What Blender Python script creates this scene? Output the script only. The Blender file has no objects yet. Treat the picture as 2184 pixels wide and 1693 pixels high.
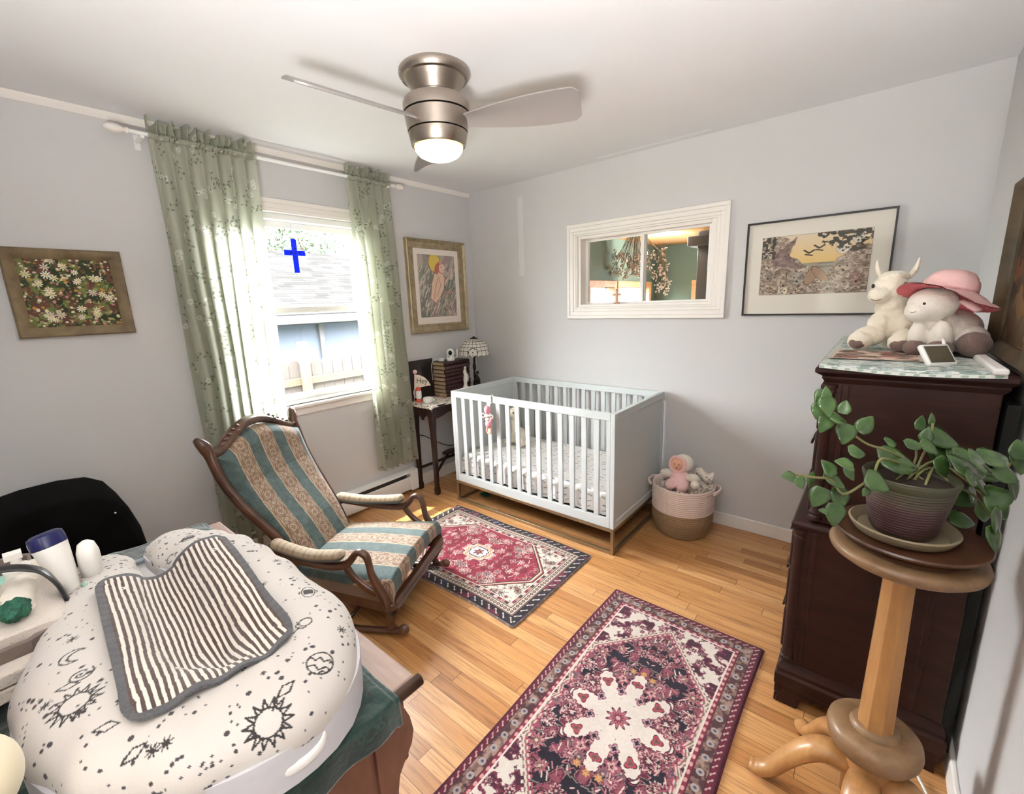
import bpy, math, random
import numpy as np
from mathutils import Vector, Matrix, Euler, noise
SC = bpy.context.scene
COL = SC.collection
# ---------------------------------------------------------------- camera
CAMP = Vector((2.8965, -2.9811, 1.5135)); YAW, PIT, ROL, FPX = 0.6937, -0.2121, -0.0354, 942.92
_fw = Vector((-math.sin(YAW)*math.cos(PIT), math.cos(YAW)*math.cos(PIT), math.sin(PIT)))
_r = _fw.cross(Vector((0, 0, 1))).normalized(); _u = _r.cross(_fw)
CR = _r*math.cos(ROL)+_u*math.sin(ROL); CU = -_r*math.sin(ROL)+_u*math.cos(ROL)
cd = bpy.data.cameras.new('camera'); cam = bpy.data.objects.new('camera', cd); COL.objects.link(cam)
cam.matrix_world = Matrix(((CR.x, CU.x, -_fw.x, CAMP.x), (CR.y, CU.y, -_fw.y, CAMP.y), (CR.z, CU.z, -_fw.z, CAMP.z), (0, 0, 0, 1)))
cd.sensor_width = 36; cd.lens = FPX/2184*36; cd.clip_start = .02; cd.clip_end = 200
SC.camera = cam
SURVEY = Vector((2.8965, -2.9811, 1.5135))      # fixed survey point used to lay out the vine
def at(px, py, d):
    return SURVEY+(_fw+CR*((px-1092)/FPX)-CU*((py-846.5)/FPX))*d
# ---------------------------------------------------------------- exposure
vs = SC.view_settings; vs.view_transform = 'Standard'; vs.look = 'None'; vs.gamma = 1; vs.exposure = 0.8; vs.use_curve_mapping = False
# ---------------------------------------------------------------- world: bright overcast sky
w = bpy.data.worlds.new('sky'); SC.world = w; w.use_nodes = True
nt = w.node_tree; nt.nodes.clear()
tc = nt.nodes.new('ShaderNodeTexCoord'); sx = nt.nodes.new('ShaderNodeSeparateXYZ'); rp = nt.nodes.new('ShaderNodeValToRGB')
bg = nt.nodes.new('ShaderNodeBackground'); wo = nt.nodes.new('ShaderNodeOutputWorld')
nt.links.new(tc.outputs['Generated'], sx.inputs[0]); nt.links.new(sx.outputs[2], rp.inputs[0]); nt.links.new(rp.outputs[0], bg.inputs[0]); nt.links.new(bg.outputs[0], wo.inputs[0])
e = rp.color_ramp.elements; e[0].position = 0.0; e[0].color = (.45, .46, .46, 1); e[1].position = .45; e[1].color = (.96, .98, 1.0, 1)
bg.inputs[1].default_value = SKY = 40.0
sl = bpy.data.lights.new('sun', 'SUN'); sl.energy = 8.0; sl.angle = math.radians(.6); sl.color = (1, .93, .8)
# added soft fill light behind the camera, brightens the whole room
hl = bpy.data.lights.new('fill_light', 'AREA'); hl.shape = 'RECTANGLE'; hl.size = .45; hl.size_y = .45; hl.energy = 36; hl.spread = math.radians(118); hl.color = (1.0, .98, .95)
ho = bpy.data.objects.new('fill_light', hl); COL.objects.link(ho); ho.location = (2.98, -3.52, .95); ho.rotation_euler = Vector((.3, -.7, -1.5)).to_track_quat('Z', 'Y').to_euler()
so = bpy.data.objects.new('sun', sl); COL.objects.link(so); so.rotation_euler = Vector((-.36, -.26, 1.0)).to_track_quat('Z', 'Y').to_euler()
# ---------------------------------------------------------------- helpers: colour and materials
def hx(h):
    h = h.lstrip('#'); return np.array([int(h[i:i+2], 16)/255 for i in (0, 2, 4)])
def lin(c):
    c = np.asarray(c, float); return np.where(c <= .04045, c/12.92, ((c+.055)/1.055)**2.4)
def rgb(h, k=1.0):
    return tuple(float(v)*k for v in lin(hx(h)))+(1,)
class NT:
    def __init__(s, name):
        s.m = bpy.data.materials.new(name); s.m.use_nodes = True; s.t = s.m.node_tree; s.t.nodes.clear()
        s.out = s.n('OutputMaterial'); s.b = s.n('BsdfPrincipled'); s.l(s.b.outputs[0], s.out.inputs[0])
    def n(s, k, **kw):
        o = s.t.nodes.new('ShaderNode'+k)
        for a, v in kw.items(): setattr(o, a, v)
        return o
    def l(s, a, b): s.t.links.new(a, b)
    def put(s, v, sock):
        if isinstance(v, bpy.types.NodeSocket): s.l(v, sock)
        else: sock.default_value = v
    def m_(s, op, a, b=0.0, c=None):
        o = s.n('Math', operation=op); s.put(a, o.inputs[0]); s.put(b, o.inputs[1])
        if c is not None: s.put(c, o.inputs[2])
        return o.outputs[0]
    def co(s, kind='Object', scale=(1, 1, 1), rot=(0, 0, 0)):
        t = s.n('TexCoord'); mp = s.n('Mapping'); s.l(t.outputs[kind], mp.inputs[0]); mp.inputs['Scale'].default_value = scale; mp.inputs['Rotation'].default_value = rot
        return mp.outputs[0]
    def noise(s, vec, scale=5, detail=3, rough=.5, dist=0):
        o = s.n('TexNoise'); s.l(vec, o.inputs['Vector']); o.inputs['Scale'].default_value = scale; o.inputs['Detail'].default_value = detail; o.inputs['Roughness'].default_value = rough; o.inputs['Distortion'].default_value = dist
        return o.outputs[0]
    def ramp(s, f, stops):
        o = s.n('ValToRGB'); s.l(f, o.inputs[0]); e = o.color_ramp.elements
        while len(e) < len(stops): e.new(.5)
        for q, (p, c) in zip(e, stops): q.position = p; q.color = rgb(c) if isinstance(c, str) else c
        return o.outputs[0]
    def mix(s, f, a, b, mode='MIX'):
        o = s.n('Mix', data_type='RGBA', blend_type=mode); s.put(f, o.inputs[0]); s.put(a, o.inputs[6]); s.put(b, o.inputs[7]); return o.outputs[2]
    def bump(s, h, st=.2, dist=.01):
        o = s.n('Bump'); o.inputs['Strength'].default_value = st; o.inputs['Distance'].default_value = dist; s.l(h, o.inputs['Height']); s.l(o.outputs[0], s.b.inputs['Normal'])
    def set(s, **kw):
        for k, v in kw.items(): s.put(v, s.b.inputs[k.replace('_', ' ')])
        return s
def pm(name, c, rough=.6, metal=0., nz=.08, sc=8, bump=0., bsc=60, sheen=0., spec=.5, coat=0.):
    s = NT(name); v = s.co()
    a = np.array(rgb(c)); f = s.noise(v, sc, 4)
    s.set(Base_Color=s.mix(f, tuple(a[:3]*(1-nz))+(1,), tuple(np.minimum(a[:3]*(1+nz), 1))+(1,)), Roughness=rough, Metallic=metal)
    s.b.inputs['Specular IOR Level'].default_value = spec
    if coat: s.b.inputs['Coat Weight'].default_value = coat; s.b.inputs['Coat Roughness'].default_value = .15
    if sheen: s.b.inputs['Sheen Weight'].default_value = sheen
    if bump: s.bump(s.noise(v, bsc, 3), bump, .005)
    return s.m
def wood(name, c1, c2, scale=(3, 40, 40), rough=.4, coat=0., bump=.05):
    s = NT(name); v = s.co('Object', scale); n1 = s.noise(v, 1.0, 5, .6, .6); n2 = s.noise(s.co('Object', (6, 6, 6)), 1, 3)
    f = s.m_('ADD', s.m_('MULTIPLY', n1, .7), s.m_('MULTIPLY', n2, .3))
    s.set(Base_Color=s.ramp(f, [(.32, c1), (.68, c2)]), Roughness=rough); s.bump(n1, bump, .002)
    if coat: s.b.inputs['Coat Weight'].default_value = coat; s.b.inputs['Coat Roughness'].default_value = .12
    return s.m
def vc(name, rough=.8, sheen=0., bump=0., bsc=400, trans=0., spec=.3):
    s = NT(name); a = s.n('Attribute', attribute_name='Col'); s.l(a.outputs[0], s.b.inputs['Base Color']); s.b.inputs['Roughness'].default_value = rough
    s.b.inputs['Specular IOR Level'].default_value = spec
    if sheen: s.b.inputs['Sheen Weight'].default_value = sheen
    if bump: s.bump(s.noise(s.co(), bsc, 2), bump, .003)
    if trans:
        t = s.n('BsdfTranslucent'); s.l(a.outputs[0], t.inputs[0]); x = s.n('MixShader'); x.inputs[0].default_value = trans
        s.l(s.b.outputs[0], x.inputs[1]); s.l(t.outputs[0], x.inputs[2]); s.l(x.outputs[0], s.out.inputs[0])
    return s.m
def emit(name, c, st):
    s = NT(name); s.set(Base_Color=rgb(c), Emission_Color=rgb(c), Emission_Strength=st); return s.m
def glass(name, tint=(1, 1, 1, 1), f0=1.45):
    s = NT(name); t = s.n('BsdfTransparent'); t.inputs[0].default_value = tint; g = s.n('BsdfGlossy'); g.inputs['Roughness'].default_value = .01
    lw = s.n('LayerWeight'); lw.inputs[0].default_value = .5; r0 = ((f0-1)/(f0+1))**2; f = s.m_('ADD', s.m_('MULTIPLY', s.m_('POWER', lw.outputs['Facing'], 5.0), 1-r0), r0); x = s.n('MixShader')
    s.l(f, x.inputs[0]); s.l(t.outputs[0], x.inputs[1]); s.l(g.outputs[0], x.inputs[2]); s.l(x.outputs[0], s.out.inputs[0]); return s.m
# ---------------------------------------------------------------- helpers: objects
WL = {}
def _link(o, parent, name):
    COL.objects.link(o)
    if parent is not None: o.parent = parent
    return o
def world_of(o):
    return WL.get(o.name, Matrix())
def thing(name, label, cat, loc=(0, 0, 0), group=None, rz=0.):
    o = bpy.data.objects.new(name, None); COL.objects.link(o); o.empty_display_size = .05
    o.location = loc; o.rotation_euler = (0, 0, rz); WL[o.name] = Matrix.Translation(loc) @ Matrix.Rotation(rz, 4, 'Z')
    o['label'] = label; o['category'] = cat
    if group: o['group'] = group
    return o
def tag(o, label, cat, group=None):
    o['label'] = label; o['category'] = cat
    if group: o['group'] = group
    return o
def struct(o): o['kind'] = 'structure'; return o
def finish(me, name, mat, parent, smooth, origin=None):
    if smooth is not None and smooth is not False:
        me.shade_smooth()
        if smooth is not True: me.set_sharp_from_angle(angle=math.radians(smooth))
    me.materials.append(mat)
    o = bpy.data.objects.new(name, me)
    if parent is not None:
        W = world_of(parent); me.transform(W.inverted()); WL[o.name] = W
    elif origin is not None:
        T = Matrix.Translation(origin); me.transform(T.inverted()); o.location = origin; WL[o.name] = T
    _link(o, parent, name)
    if parent is not None: WL[o.name] = world_of(parent)
    return o
class M:
    def __init__(s, T=None): s.v = []; s.f = []; s.T = T
    def add(s, v, f, T=None):
        b = len(s.v)
        for p in v:
            p = Vector(p)
            if T is not None: p = T @ p
            if s.T is not None: p = s.T @ p
            s.v.append(p[:])
        s.f += [tuple(i+b for i in q) for q in f]; return s
    def box(s, a, b, T=None):
        (x0, y0, z0), (x1, y1, z1) = a, b
        x0, x1 = min(x0, x1), max(x0, x1); y0, y1 = min(y0, y1), max(y0, y1); z0, z1 = min(z0, z1), max(z0, z1)
        return s.add([(x0, y0, z0), (x1, y0, z0), (x1, y1, z0), (x0, y1, z0), (x0, y0, z1), (x1, y0, z1), (x1, y1, z1), (x0, y1, z1)],
                     [(0, 3, 2, 1), (4, 5, 6, 7), (0, 1, 5, 4), (1, 2, 6, 5), (2, 3, 7, 6), (3, 0, 4, 7)], T)
    def lathe(s, prof, c=(0, 0, 0), n=32, T=None, sx=1, sy=1):
        v = []; f = []; k = len(prof)
        for j in range(n):
            a = 2*math.pi*j/n
            for r, z in prof: v.append((c[0]+r*sx*math.cos(a), c[1]+r*sy*math.sin(a), c[2]+z))
        for j in range(n):
            for i in range(k-1): f.append((j*k+i, ((j+1) % n)*k+i, ((j+1) % n)*k+i+1, j*k+i+1))
        if prof[0][0] > 1e-5: f.append(tuple(j*k for j in range(n))[::-1])
        if prof[-1][0] > 1e-5: f.append(tuple(j*k+k-1 for j in range(n)))
        return s.add(v, f, T)
    def rings(s, R, closed=False, cap=True, T=None):
        n = len(R[0]); v = [p for r in R for p in r]; f = []; K = len(R)
        for i in range(K if closed else K-1):
            for j in range(n):
                a = i*n; b = ((i+1) % K)*n; f.append((a+j, a+(j+1) % n, b+(j+1) % n, b+j))
        if cap and not closed: f.append(tuple(range(n))[::-1]); f.append(tuple((K-1)*n+j for j in range(n)))
        return s.add(v, f, T)
    def tube(s, pts, r, n=10, closed=False, up=(0, 0, 1), flat=None, cap=True, T=None, sub=0):
        pts = [Vector(p) for p in pts]
        if not hasattr(r, '__len__'): r = [r]*len(pts)
        if sub: pts, r = cr(pts, r, sub, closed)
        K = len(pts); R = []; U = Vector(up)
        for i, p in enumerate(pts):
            if closed: t = pts[(i+1) % K]-pts[i-1]
            else: t = pts[min(i+1, K-1)]-pts[max(i-1, 0)]
            t = t.normalized() if t.length > 1e-9 else Vector((0, 0, 1))
            x = U.cross(t)
            if x.length < .05: x = Vector((1, 0, .01)).cross(t)
            x.normalize(); y = t.cross(x)
            if flat is None: U = y
            fx, fy = flat if flat else (1, 1)
            ri = r[i]
            R.append([p+x*(ri*fx*math.cos(a))+y*(ri*fy*math.sin(a)) for a in [2*math.pi*j/n for j in range(n)]])
        return s.rings(R, closed, cap, T)
    def prism(s, poly, h, T=None):
        n = len(poly); v = [(x, y, 0) for x, y in poly]+[(x, y, h) for x, y in poly]
        return s.add(v, [tuple(range(n))[::-1], tuple(range(n, 2*n))]+[(i, (i+1) % n, n+(i+1) % n, n+i) for i in range(n)], T)
    def ell(s, c, r, rot=None, n=16, m=10, T=None):
        if not hasattr(r, '__len__'): r = (r, r, r)
        Rm = Euler(rot).to_matrix() if rot is not None else Matrix.Identity(3)
        v = []; f = []; c = Vector(c)
        for i in range(m+1):
            th = math.pi*i/m
            for j in range(n):
                a = 2*math.pi*j/n; v.append(c+Rm @ Vector((r[0]*math.sin(th)*math.cos(a), r[1]*math.sin(th)*math.sin(a), r[2]*math.cos(th))))
        for i in range(m):
            for j in range(n): f.append((i*n+j, (i+1)*n+j, (i+1)*n+(j+1) % n, i*n+(j+1) % n))
        return s.add(v, f, T)
    def grid(s, P, T=None):
        nu = len(P); nv = len(P[0]); v = [p for r in P for p in r]
        return s.add(v, [(i*nv+j, (i+1)*nv+j, (i+1)*nv+j+1, i*nv+j+1) for i in range(nu-1) for j in range(nv-1)], T)
    def mesh(s, name):
        me = bpy.data.meshes.new(name); me.from_pydata(s.v, [], s.f); me.validate(); me.update(); return me
    def build(s, name, mat, parent=None, smooth=40, bevel=0, seg=2, sub=0, solid=0, origin=None):
        me = s.mesh(name)
        if parent is None and origin is None and s.v:
            a = np.array(s.v); origin = (float((a[:, 0].min()+a[:, 0].max())/2), float((a[:, 1].min()+a[:, 1].max())/2), float(a[:, 2].min()))
        o = finish(me, name, mat, parent, smooth, origin)
        if solid: q = o.modifiers.new('solid', 'SOLIDIFY'); q.thickness = solid; q.offset = 0
        if bevel: q = o.modifiers.new('bevel', 'BEVEL'); q.width = bevel; q.segments = seg; q.limit_method = 'ANGLE'; q.angle_limit = math.radians(35)
        if sub: q = o.modifiers.new('sub', 'SUBSURF'); q.levels = sub; q.render_levels = sub
        return o
def cr(pts, r, sub, closed=False):
    """Catmull-Rom resampling of a path and its radii"""
    K = len(pts); P = []; R = []
    g = (lambda i: i % K) if closed else (lambda i: max(0, min(K-1, i)))
    for i in range(K if closed else K-1):
        a, b, c, d = [pts[g(i+k)] for k in (-1, 0, 1, 2)]; ra, rb = r[g(i)], r[g(i+1)]
        for k in range(sub):
            t = k/sub
            P.append(.5*((2*b)+(-a+c)*t+(2*a-5*b+4*c-d)*t*t+(-a+3*b-3*c+d)*t**3)); R.append(ra+(rb-ra)*t)
    if not closed: P.append(pts[-1].copy()); R.append(r[-1])
    return P, R
def gobj(name, P, C, mat, parent=None, smooth=True, solid=0, wrap=False, origin=None):
    """a surface from an array of points (nu,nv,3) with a colour (nu,nv,3, sRGB) per point"""
    P = np.asarray(P, np.float32); nu, nv = P.shape[:2]
    if parent is None and origin is None: origin = (float((P[..., 0].min()+P[..., 0].max())/2), float((P[..., 1].min()+P[..., 1].max())/2), float(P[..., 2].min()))
    i = np.arange(nu-1)[:, None]; ju = np.arange(nv if wrap else nv-1)[None, :]; j2 = (ju+1) % nv
    F = np.stack([i*nv+ju, (i+1)*nv+ju, (i+1)*nv+j2, i*nv+j2], -1).reshape(-1, 4)
    me = bpy.data.meshes.new(name); me.vertices.add(nu*nv); me.vertices.foreach_set('co', P.reshape(-1))
    nf = len(F); me.loops.add(nf*4); me.loops.foreach_set('vertex_index', F.reshape(-1).astype(np.int32))
    me.polygons.add(nf); me.polygons.foreach_set('loop_start', np.arange(nf, dtype=np.int32)*4)
    me.update(calc_edges=True); me.validate()
    if C is not None:
        c = np.ones((nu*nv, 4), np.float32); c[:, :3] = lin(np.clip(np.asarray(C, float), 0, 1)).reshape(-1, 3)
        a = me.color_attributes.new('Col', 'FLOAT_COLOR', 'POINT'); a.data.foreach_set('color', c.reshape(-1))
    o = finish(me, name, mat, parent, smooth, origin)
    if solid: q = o.modifiers.new('solid', 'SOLIDIFY'); q.thickness = solid; q.offset = -1 if solid > 0 else 1
    return o
def blob(name, parts, mat, parent, vox=.006, sm=6, amp=.0, fr=60):
    """soft body: ellipsoids fused into one continuous skin"""
    m = M()
    for p in parts: m.ell(p[0], p[1], p[2] if len(p) > 2 else None, 20, 14)
    me = m.mesh(name); o = bpy.data.objects.new('tmp', me); COL.objects.link(o)
    q = o.modifiers.new('r', 'REMESH'); q.mode = 'VOXEL'; q.voxel_size = vox
    q = o.modifiers.new('s', 'SMOOTH'); q.iterations = sm; q.factor = .5
    dg = bpy.context.evaluated_depsgraph_get(); dg.update(); me2 = bpy.data.meshes.new_from_object(o.evaluated_get(dg)); me2.name = name
    bpy.data.objects.remove(o)
    if amp:
        n = len(me2.vertices); co = np.empty(n*3, np.float32); no = np.empty(n*3, np.float32)
        me2.vertices.foreach_get('co', co); me2.vertices.foreach_get('normal', no); co = co.reshape(-1, 3); no = no.reshape(-1, 3)
        d = np.array([noise.noise(Vector(p)*fr) for p in co])
        co += no*(d[:, None]*amp); me2.vertices.foreach_set('co', co.reshape(-1)); me2.update()
    return finish(me2, name, mat, parent, True)
def dup(o, loc, label=None, rz=None):
    r = o.copy(); COL.objects.link(r); r.location = loc
    if label: r['label'] = label
    if rz is not None: r.rotation_euler = (0, 0, rz)
    for ch in list(o.children):
        c = ch.copy(); COL.objects.link(c); c.parent = r
        for g in list(ch.children):
            d = g.copy(); COL.objects.link(d); d.parent = c
    return r
# ---------------------------------------------------------------- helpers: drawing on surfaces
def dseg(X, Y, p, q):
    dx, dy = q[0]-p[0], q[1]-p[1]; L = dx*dx+dy*dy+1e-12
    t = np.clip(((X-p[0])*dx+(Y-p[1])*dy)/L, 0, 1); return np.hypot(X-p[0]-t*dx, Y-p[1]-t*dy)
def dpoly(X, Y, pts, closed=False):
    d = np.full(X.shape, 9.)
    pts = list(pts)+([pts[0]] if closed else [])
    for a, b in zip(pts[:-1], pts[1:]): d = np.minimum(d, dseg(X, Y, a, b))
    return d
def inpoly(X, Y, pts):
    r = np.zeros(X.shape, bool); n = len(pts)
    for i in range(n):
        x1, y1 = pts[i]; x2, y2 = pts[(i+1) % n]
        c = ((y1 > Y) != (y2 > Y)) & (X < (x2-x1)*(Y-y1)/((y2-y1) if abs(y2-y1) > 1e-9 else 1e-9)+x1); r ^= c
    return r
def put(C, mask, col): C[mask] = hx(col) if isinstance(col, str) else col
def vnoise(X, Y, sc, seed=0):
    """smooth value noise on arrays"""
    rs = np.random.RandomState(seed); T = rs.rand(256, 256)
    x = X*sc+1000; y = Y*sc+1000; xi = np.floor(x).astype(int); yi = np.floor(y).astype(int); fx = x-xi; fy = y-yi
    fx = fx*fx*(3-2*fx); fy = fy*fy*(3-2*fy); g = lambda a, b: T[a % 256, b % 256]
    return (g(xi, yi)*(1-fx)+g(xi+1, yi)*fx)*(1-fy)+(g(xi, yi+1)*(1-fx)+g(xi+1, yi+1)*fx)*fy
def fbm(X, Y, sc, seed=0, o=3):
    r = 0; a = .5
    for k in range(o): r = r+a*vnoise(X, Y, sc*2**k, seed+k); a *= .5
    return r/(1-.5**o)
def win(X, Y, cx, cy, r):
    """index window around a point (regular raster), for speed"""
    i = np.where((X[:, 0] > cx-r) & (X[:, 0] < cx+r))[0]; j = np.where((Y[0] > cy-r) & (Y[0] < cy+r))[0]
    if len(i) == 0 or len(j) == 0: return None
    return (slice(i[0], i[-1]+1), slice(j[0], j[-1]+1))
def raster(w, h, step):
    nu = int(w/step)+1; nv = int(h/step)+1
    return np.meshgrid(np.linspace(0, w, nu), np.linspace(0, h, nv), indexing='ij')
R = random.Random(7)
# ================================================================ THE ROOM
H = 2.44; XR = 3.2236; YR = -3.6
def wallmat(name, c, patches=()):
    s = NT(name); v = s.co('Object'); a = rgb(c); n = s.noise(v, 1.3, 3)
    col = s.mix(n, tuple(x*.97 for x in a[:3])+(1,), tuple(x*1.03 for x in a[:3])+(1,))
    x = s.n('SeparateXYZ'); s.l(v, x.inputs[0])
    for (a0, a1, b0, b1, k0, k1, pc) in patches:
        wob = s.m_('MULTIPLY', s.m_('SUBTRACT', s.noise(v, 18, 2), .5), .03)
        u = s.m_('ADD', x.outputs[k0], wob); w_ = s.m_('ADD', x.outputs[k1], wob)
        m = s.m_('MULTIPLY', s.m_('MULTIPLY', s.m_('GREATER_THAN', u, a0), s.m_('LESS_THAN', u, a1)), s.m_('MULTIPLY', s.m_('GREATER_THAN', w_, b0), s.m_('LESS_THAN', w_, b1)))
        col = s.mix(m, col, rgb(pc))
    s.set(Base_Color=col, Roughness=.75); s.b.inputs['Specular IOR Level'].default_value = .25
    s.bump(s.noise(v, 120, 2), .05, .003); return s.m
W_WALL = wallmat('wall_paint', '#d2d1d1'); W_FAR = wallmat('wall_paint_far', '#d2d1d1', [(.545, .60, 1.72, 2.33, 0, 2, '#dfdede')])
W_CEIL = wallmat('ceiling_paint', '#e9e9eb', [(1.3, 2.03, -.085, -.05, 0, 1, '#f2f2f3')])
WHITE = pm('white_trim', '#f1ece6', .45, nz=.02); WHITE2 = pm('white_vinyl', '#f4f4f2', .35, nz=.01)
# floor: narrow honey oak strips running along x
s = NT('oak_strip_floor'); v = s.co('Object'); x = s.n('SeparateXYZ'); s.l(v, x.inputs[0]); X_, Y_ = x.outputs[0], x.outputs[1]
PWD = .0585
yr = s.m_('DIVIDE', Y_, PWD); row = s.m_('FLOOR', yr); fy = s.m_('FRACT', yr)
wn = s.n('TexWhiteNoise', noise_dimensions='1D'); s.l(row, wn.inputs['W']); off = s.m_('MULTIPLY', wn.outputs[0], 7.0)
xr = s.m_('DIVIDE', s.m_('ADD', X_, off), .78); colm = s.m_('FLOOR', xr); fx = s.m_('FRACT', xr)
cmb = s.n('CombineXYZ'); s.l(row, cmb.inputs[0]); s.l(colm, cmb.inputs[1]); w2 = s.n('TexWhiteNoise', noise_dimensions='3D'); s.l(cmb.outputs[0], w2.inputs['Vector'])
gv = s.n('CombineXYZ'); s.l(s.m_('MULTIPLY', X_, 2.2), gv.inputs[0]); s.l(s.m_('MULTIPLY', Y_, 42.), gv.inputs[1]); s.l(s.m_('MULTIPLY', w2.outputs[0], 40.), gv.inputs[2])
g1 = s.noise(gv.outputs[0], 1.6, 5, .62, .9)
base = s.ramp(w2.outputs[0], [(0, '#b07e4e'), (.25, '#c4925e'), (.6, '#cf9f6a'), (1, '#d9ae7c')])
gr = s.ramp(g1, [(.3, '#8a5a34'), (.5, '#f2dcc0'), (.75, '#ffffff')])
c0 = s.mix(.62, base, gr, 'MULTIPLY')
gap = s.m_('MAXIMUM', s.m_('LESS_THAN', fy, .03), s.m_('LESS_THAN', fx, .0035))
s.set(Base_Color=s.mix(s.m_('MULTIPLY', gap, .75), c0, rgb('#4a2c18')), Roughness=s.m_('ADD', .25, s.m_('MULTIPLY', g1, .18)))
s.b.inputs['Coat Weight'].default_value = .25; s.b.inputs['Coat Roughness'].default_value = .25
s.bump(s.m_('SUBTRACT', s.m_('MULTIPLY', g1, .15), gap), .25, .002); OAK = s.m
O0 = (0, 0, 0)
struct(M().box((-.15, YR-.12, -.1), (XR+.12, .12, 0)).build('floor', OAK, origin=O0, smooth=None))
struct(M().box((-.15, YR-.12, H), (XR+.12, .12, H+.1)).build('ceiling', W_CEIL, origin=O0, smooth=None))
WY0, WY1, WZ0, WZ1 = -2.03, -1.07, .90, 2.09       # window opening on the left wall
m = M(); m.box((-.15, YR, 0), (0, WY0, H)); m.box((-.15, WY1, 0), (0, .12, H)); m.box((-.15, WY0, 0), (0, WY1, WZ0)); m.box((-.15, WY0, WZ1), (0, WY1, H))
struct(m.build('wall_left', W_WALL, origin=O0, smooth=None))
VX0, VX1, VZ0, VZ1 = 1.105, 2.065, 1.455, 1.965     # opening between the two rooms
m = M(); m.box((0, 0, 0), (VX0, .12, H)); m.box((VX1, 0, 0), (XR, .12, H)); m.box((VX0, 0, 0), (VX1, .12, VZ0)); m.box((VX0, 0, VZ1), (VX1, .12, H))
struct(m.build('wall_far', W_FAR, origin=O0, smooth=None))
struct(M().box((XR, YR, 0), (XR+.12, .12, H)).build('wall_right', W_WALL, origin=O0, smooth=None))
SX0, SX1, SZ0, SZ1 = 2.27, 2.50, 1.10, 1.86          # narrow side window behind the camera
m = M(); m.box((0, YR-.12, 0), (SX0, YR, H)); m.box((SX1, YR-.12, 0), (2.58, YR, H)); m.box((2.58, YR-.12, 2.1), (XR, YR, H)); m.box((SX0, YR-.12, 0), (SX1, YR, SZ0)); m.box((SX0, YR-.12, SZ1), (SX1, YR, H));  # doorway gap at the right end is added, made for the fill light
struct(m.build('wall_rear', W_WALL, origin=O0, smooth=None))
m = M(); m.box((2.46, -5.2, 0), (2.58, YR-.12, H)); m.box((XR, -5.2, 0), (XR+.12, YR, H)); m.box((2.46, -5.32, 0), (XR+.12, -5.2, H)); struct(m.build('wall_added_box', W_WALL, origin=O0, smooth=None))  # added unseen box behind the doorway gap, keeps the bright sky out
struct(M().box((2.46, -5.32, -.1), (XR+.12, YR-.12, 0)).build('floor_added_box', OAK, origin=O0, smooth=None)); struct(M().box((2.46, -5.32, H), (XR+.12, YR-.12, H+.1)).build('ceiling_added_box', W_CEIL, origin=O0, smooth=None))
def base(name, a, b):
    o = M().box(a, b).build(name, WHITE, bevel=.004); struct(o)
base('baseboard_far', (0, -.014, 0), (XR, 0, .085)); base('baseboard_left', (0, -.83, 0), (.014, -.014, .10)); base('baseboard_left_rear', (0, YR, 0), (.014, -2.3, .10))
base('baseboard_right', (XR-.014, YR, 0), (XR, -.014, .085))
# cove strip at the top of the window wall
P = [(0, H-.03), (.004, H-.03), (.009, H-.02), (.02, H-.008), (.022, H), (0, H)]
m = M(); m.prism([(a, b) for a, b in P], abs(YR), Matrix(((1, 0, 0, 0), (0, 0, -1, 0), (0, 1, 0, 0), (0, 0, 0, 1))))
struct(m.build('trim_1', WHITE, origin=O0))
GL = glass('window_glass', f0=1.3); GL2 = glass('interior_window_glass', f0=1.25)
# ---- window 1 on the left wall (double hung) ----
def wroot(name, loc):
    o = bpy.data.objects.new(name, None); COL.objects.link(o); o.location = loc; o['kind'] = 'structure'; WL[o.name] = Matrix.Translation(loc); return o
w1 = wroot('window_1', (0, (WY0+WY1)/2, WZ0))
m = M(); t = .035
for (a, b) in (((-.15, WY0, WZ0), (-.02, WY0+t, WZ1)), ((-.15, WY1-t, WZ0), (-.02, WY1, WZ1)), ((-.15, WY0+t, WZ1-t), (-.02, WY1-t, WZ1)), ((-.15, WY0+t, WZ0), (-.02, WY1-t, WZ0+.022))): m.box(a, b)
m.build('window_frame', WHITE2, w1, bevel=.003)
def sash(x, z0, z1, nm, by=.045):
    m = M(); y0, y1 = WY0+t, WY1-t; b = .038
    m.box((x-.016, y0, z0), (x+.016, y0+b, z1)); m.box((x-.016, y1-b, z0), (x+.016, y1, z1)); m.box((x-.016, y0+b, z1-b), (x+.016, y1-b, z1)); m.box((x-.016, y0+b, z0), (x+.016, y1-b, z0+by))
    o = m.build(nm, WHITE2, w1, bevel=.003)
    M().box((x-.002, y0+b, z0+by), (x+.002, y1-b, z1-b)).build('window_pane', GL, o, smooth=None)
    return o
sash(-.10, 1.50, WZ1-t, 'upper_sash', .03); ls = sash(-.06, WZ0+.022, 1.53, 'lower_sash')
m = M(); m.box((-.055, -1.60, WZ0+.045), (-.03, -1.50, WZ0+.052)); m.box((-.05, -1.57, WZ0+.05), (-.035, -1.53, WZ0+.06)); m.build('sash_lift', WHITE2, ls, bevel=.002)
m = M()
for (y0, y1, z0, z1) in ((WY0-.075, WY1+.075, WZ1, WZ1+.075), (WY0-.075, WY0, WZ0, WZ1), (WY1, WY1+.075, WZ0, WZ1)):
    m.box((0, y0, z0), (.016, y1, z1))
m.box((.016, WY0-.075, WZ1+.05), (.026, WY1+.075, WZ1+.075)); m.box((.016, WY0-.075, WZ1+.012), (.021, WY1+.075, WZ1+.022))
m.build('window_casing', WHITE, w1, bevel=.003)
M().box((-.04, WY0-.09, WZ0-.022), (.03, WY1+.09, WZ0)).build('window_sill', WHITE, w1, bevel=.005)
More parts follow.
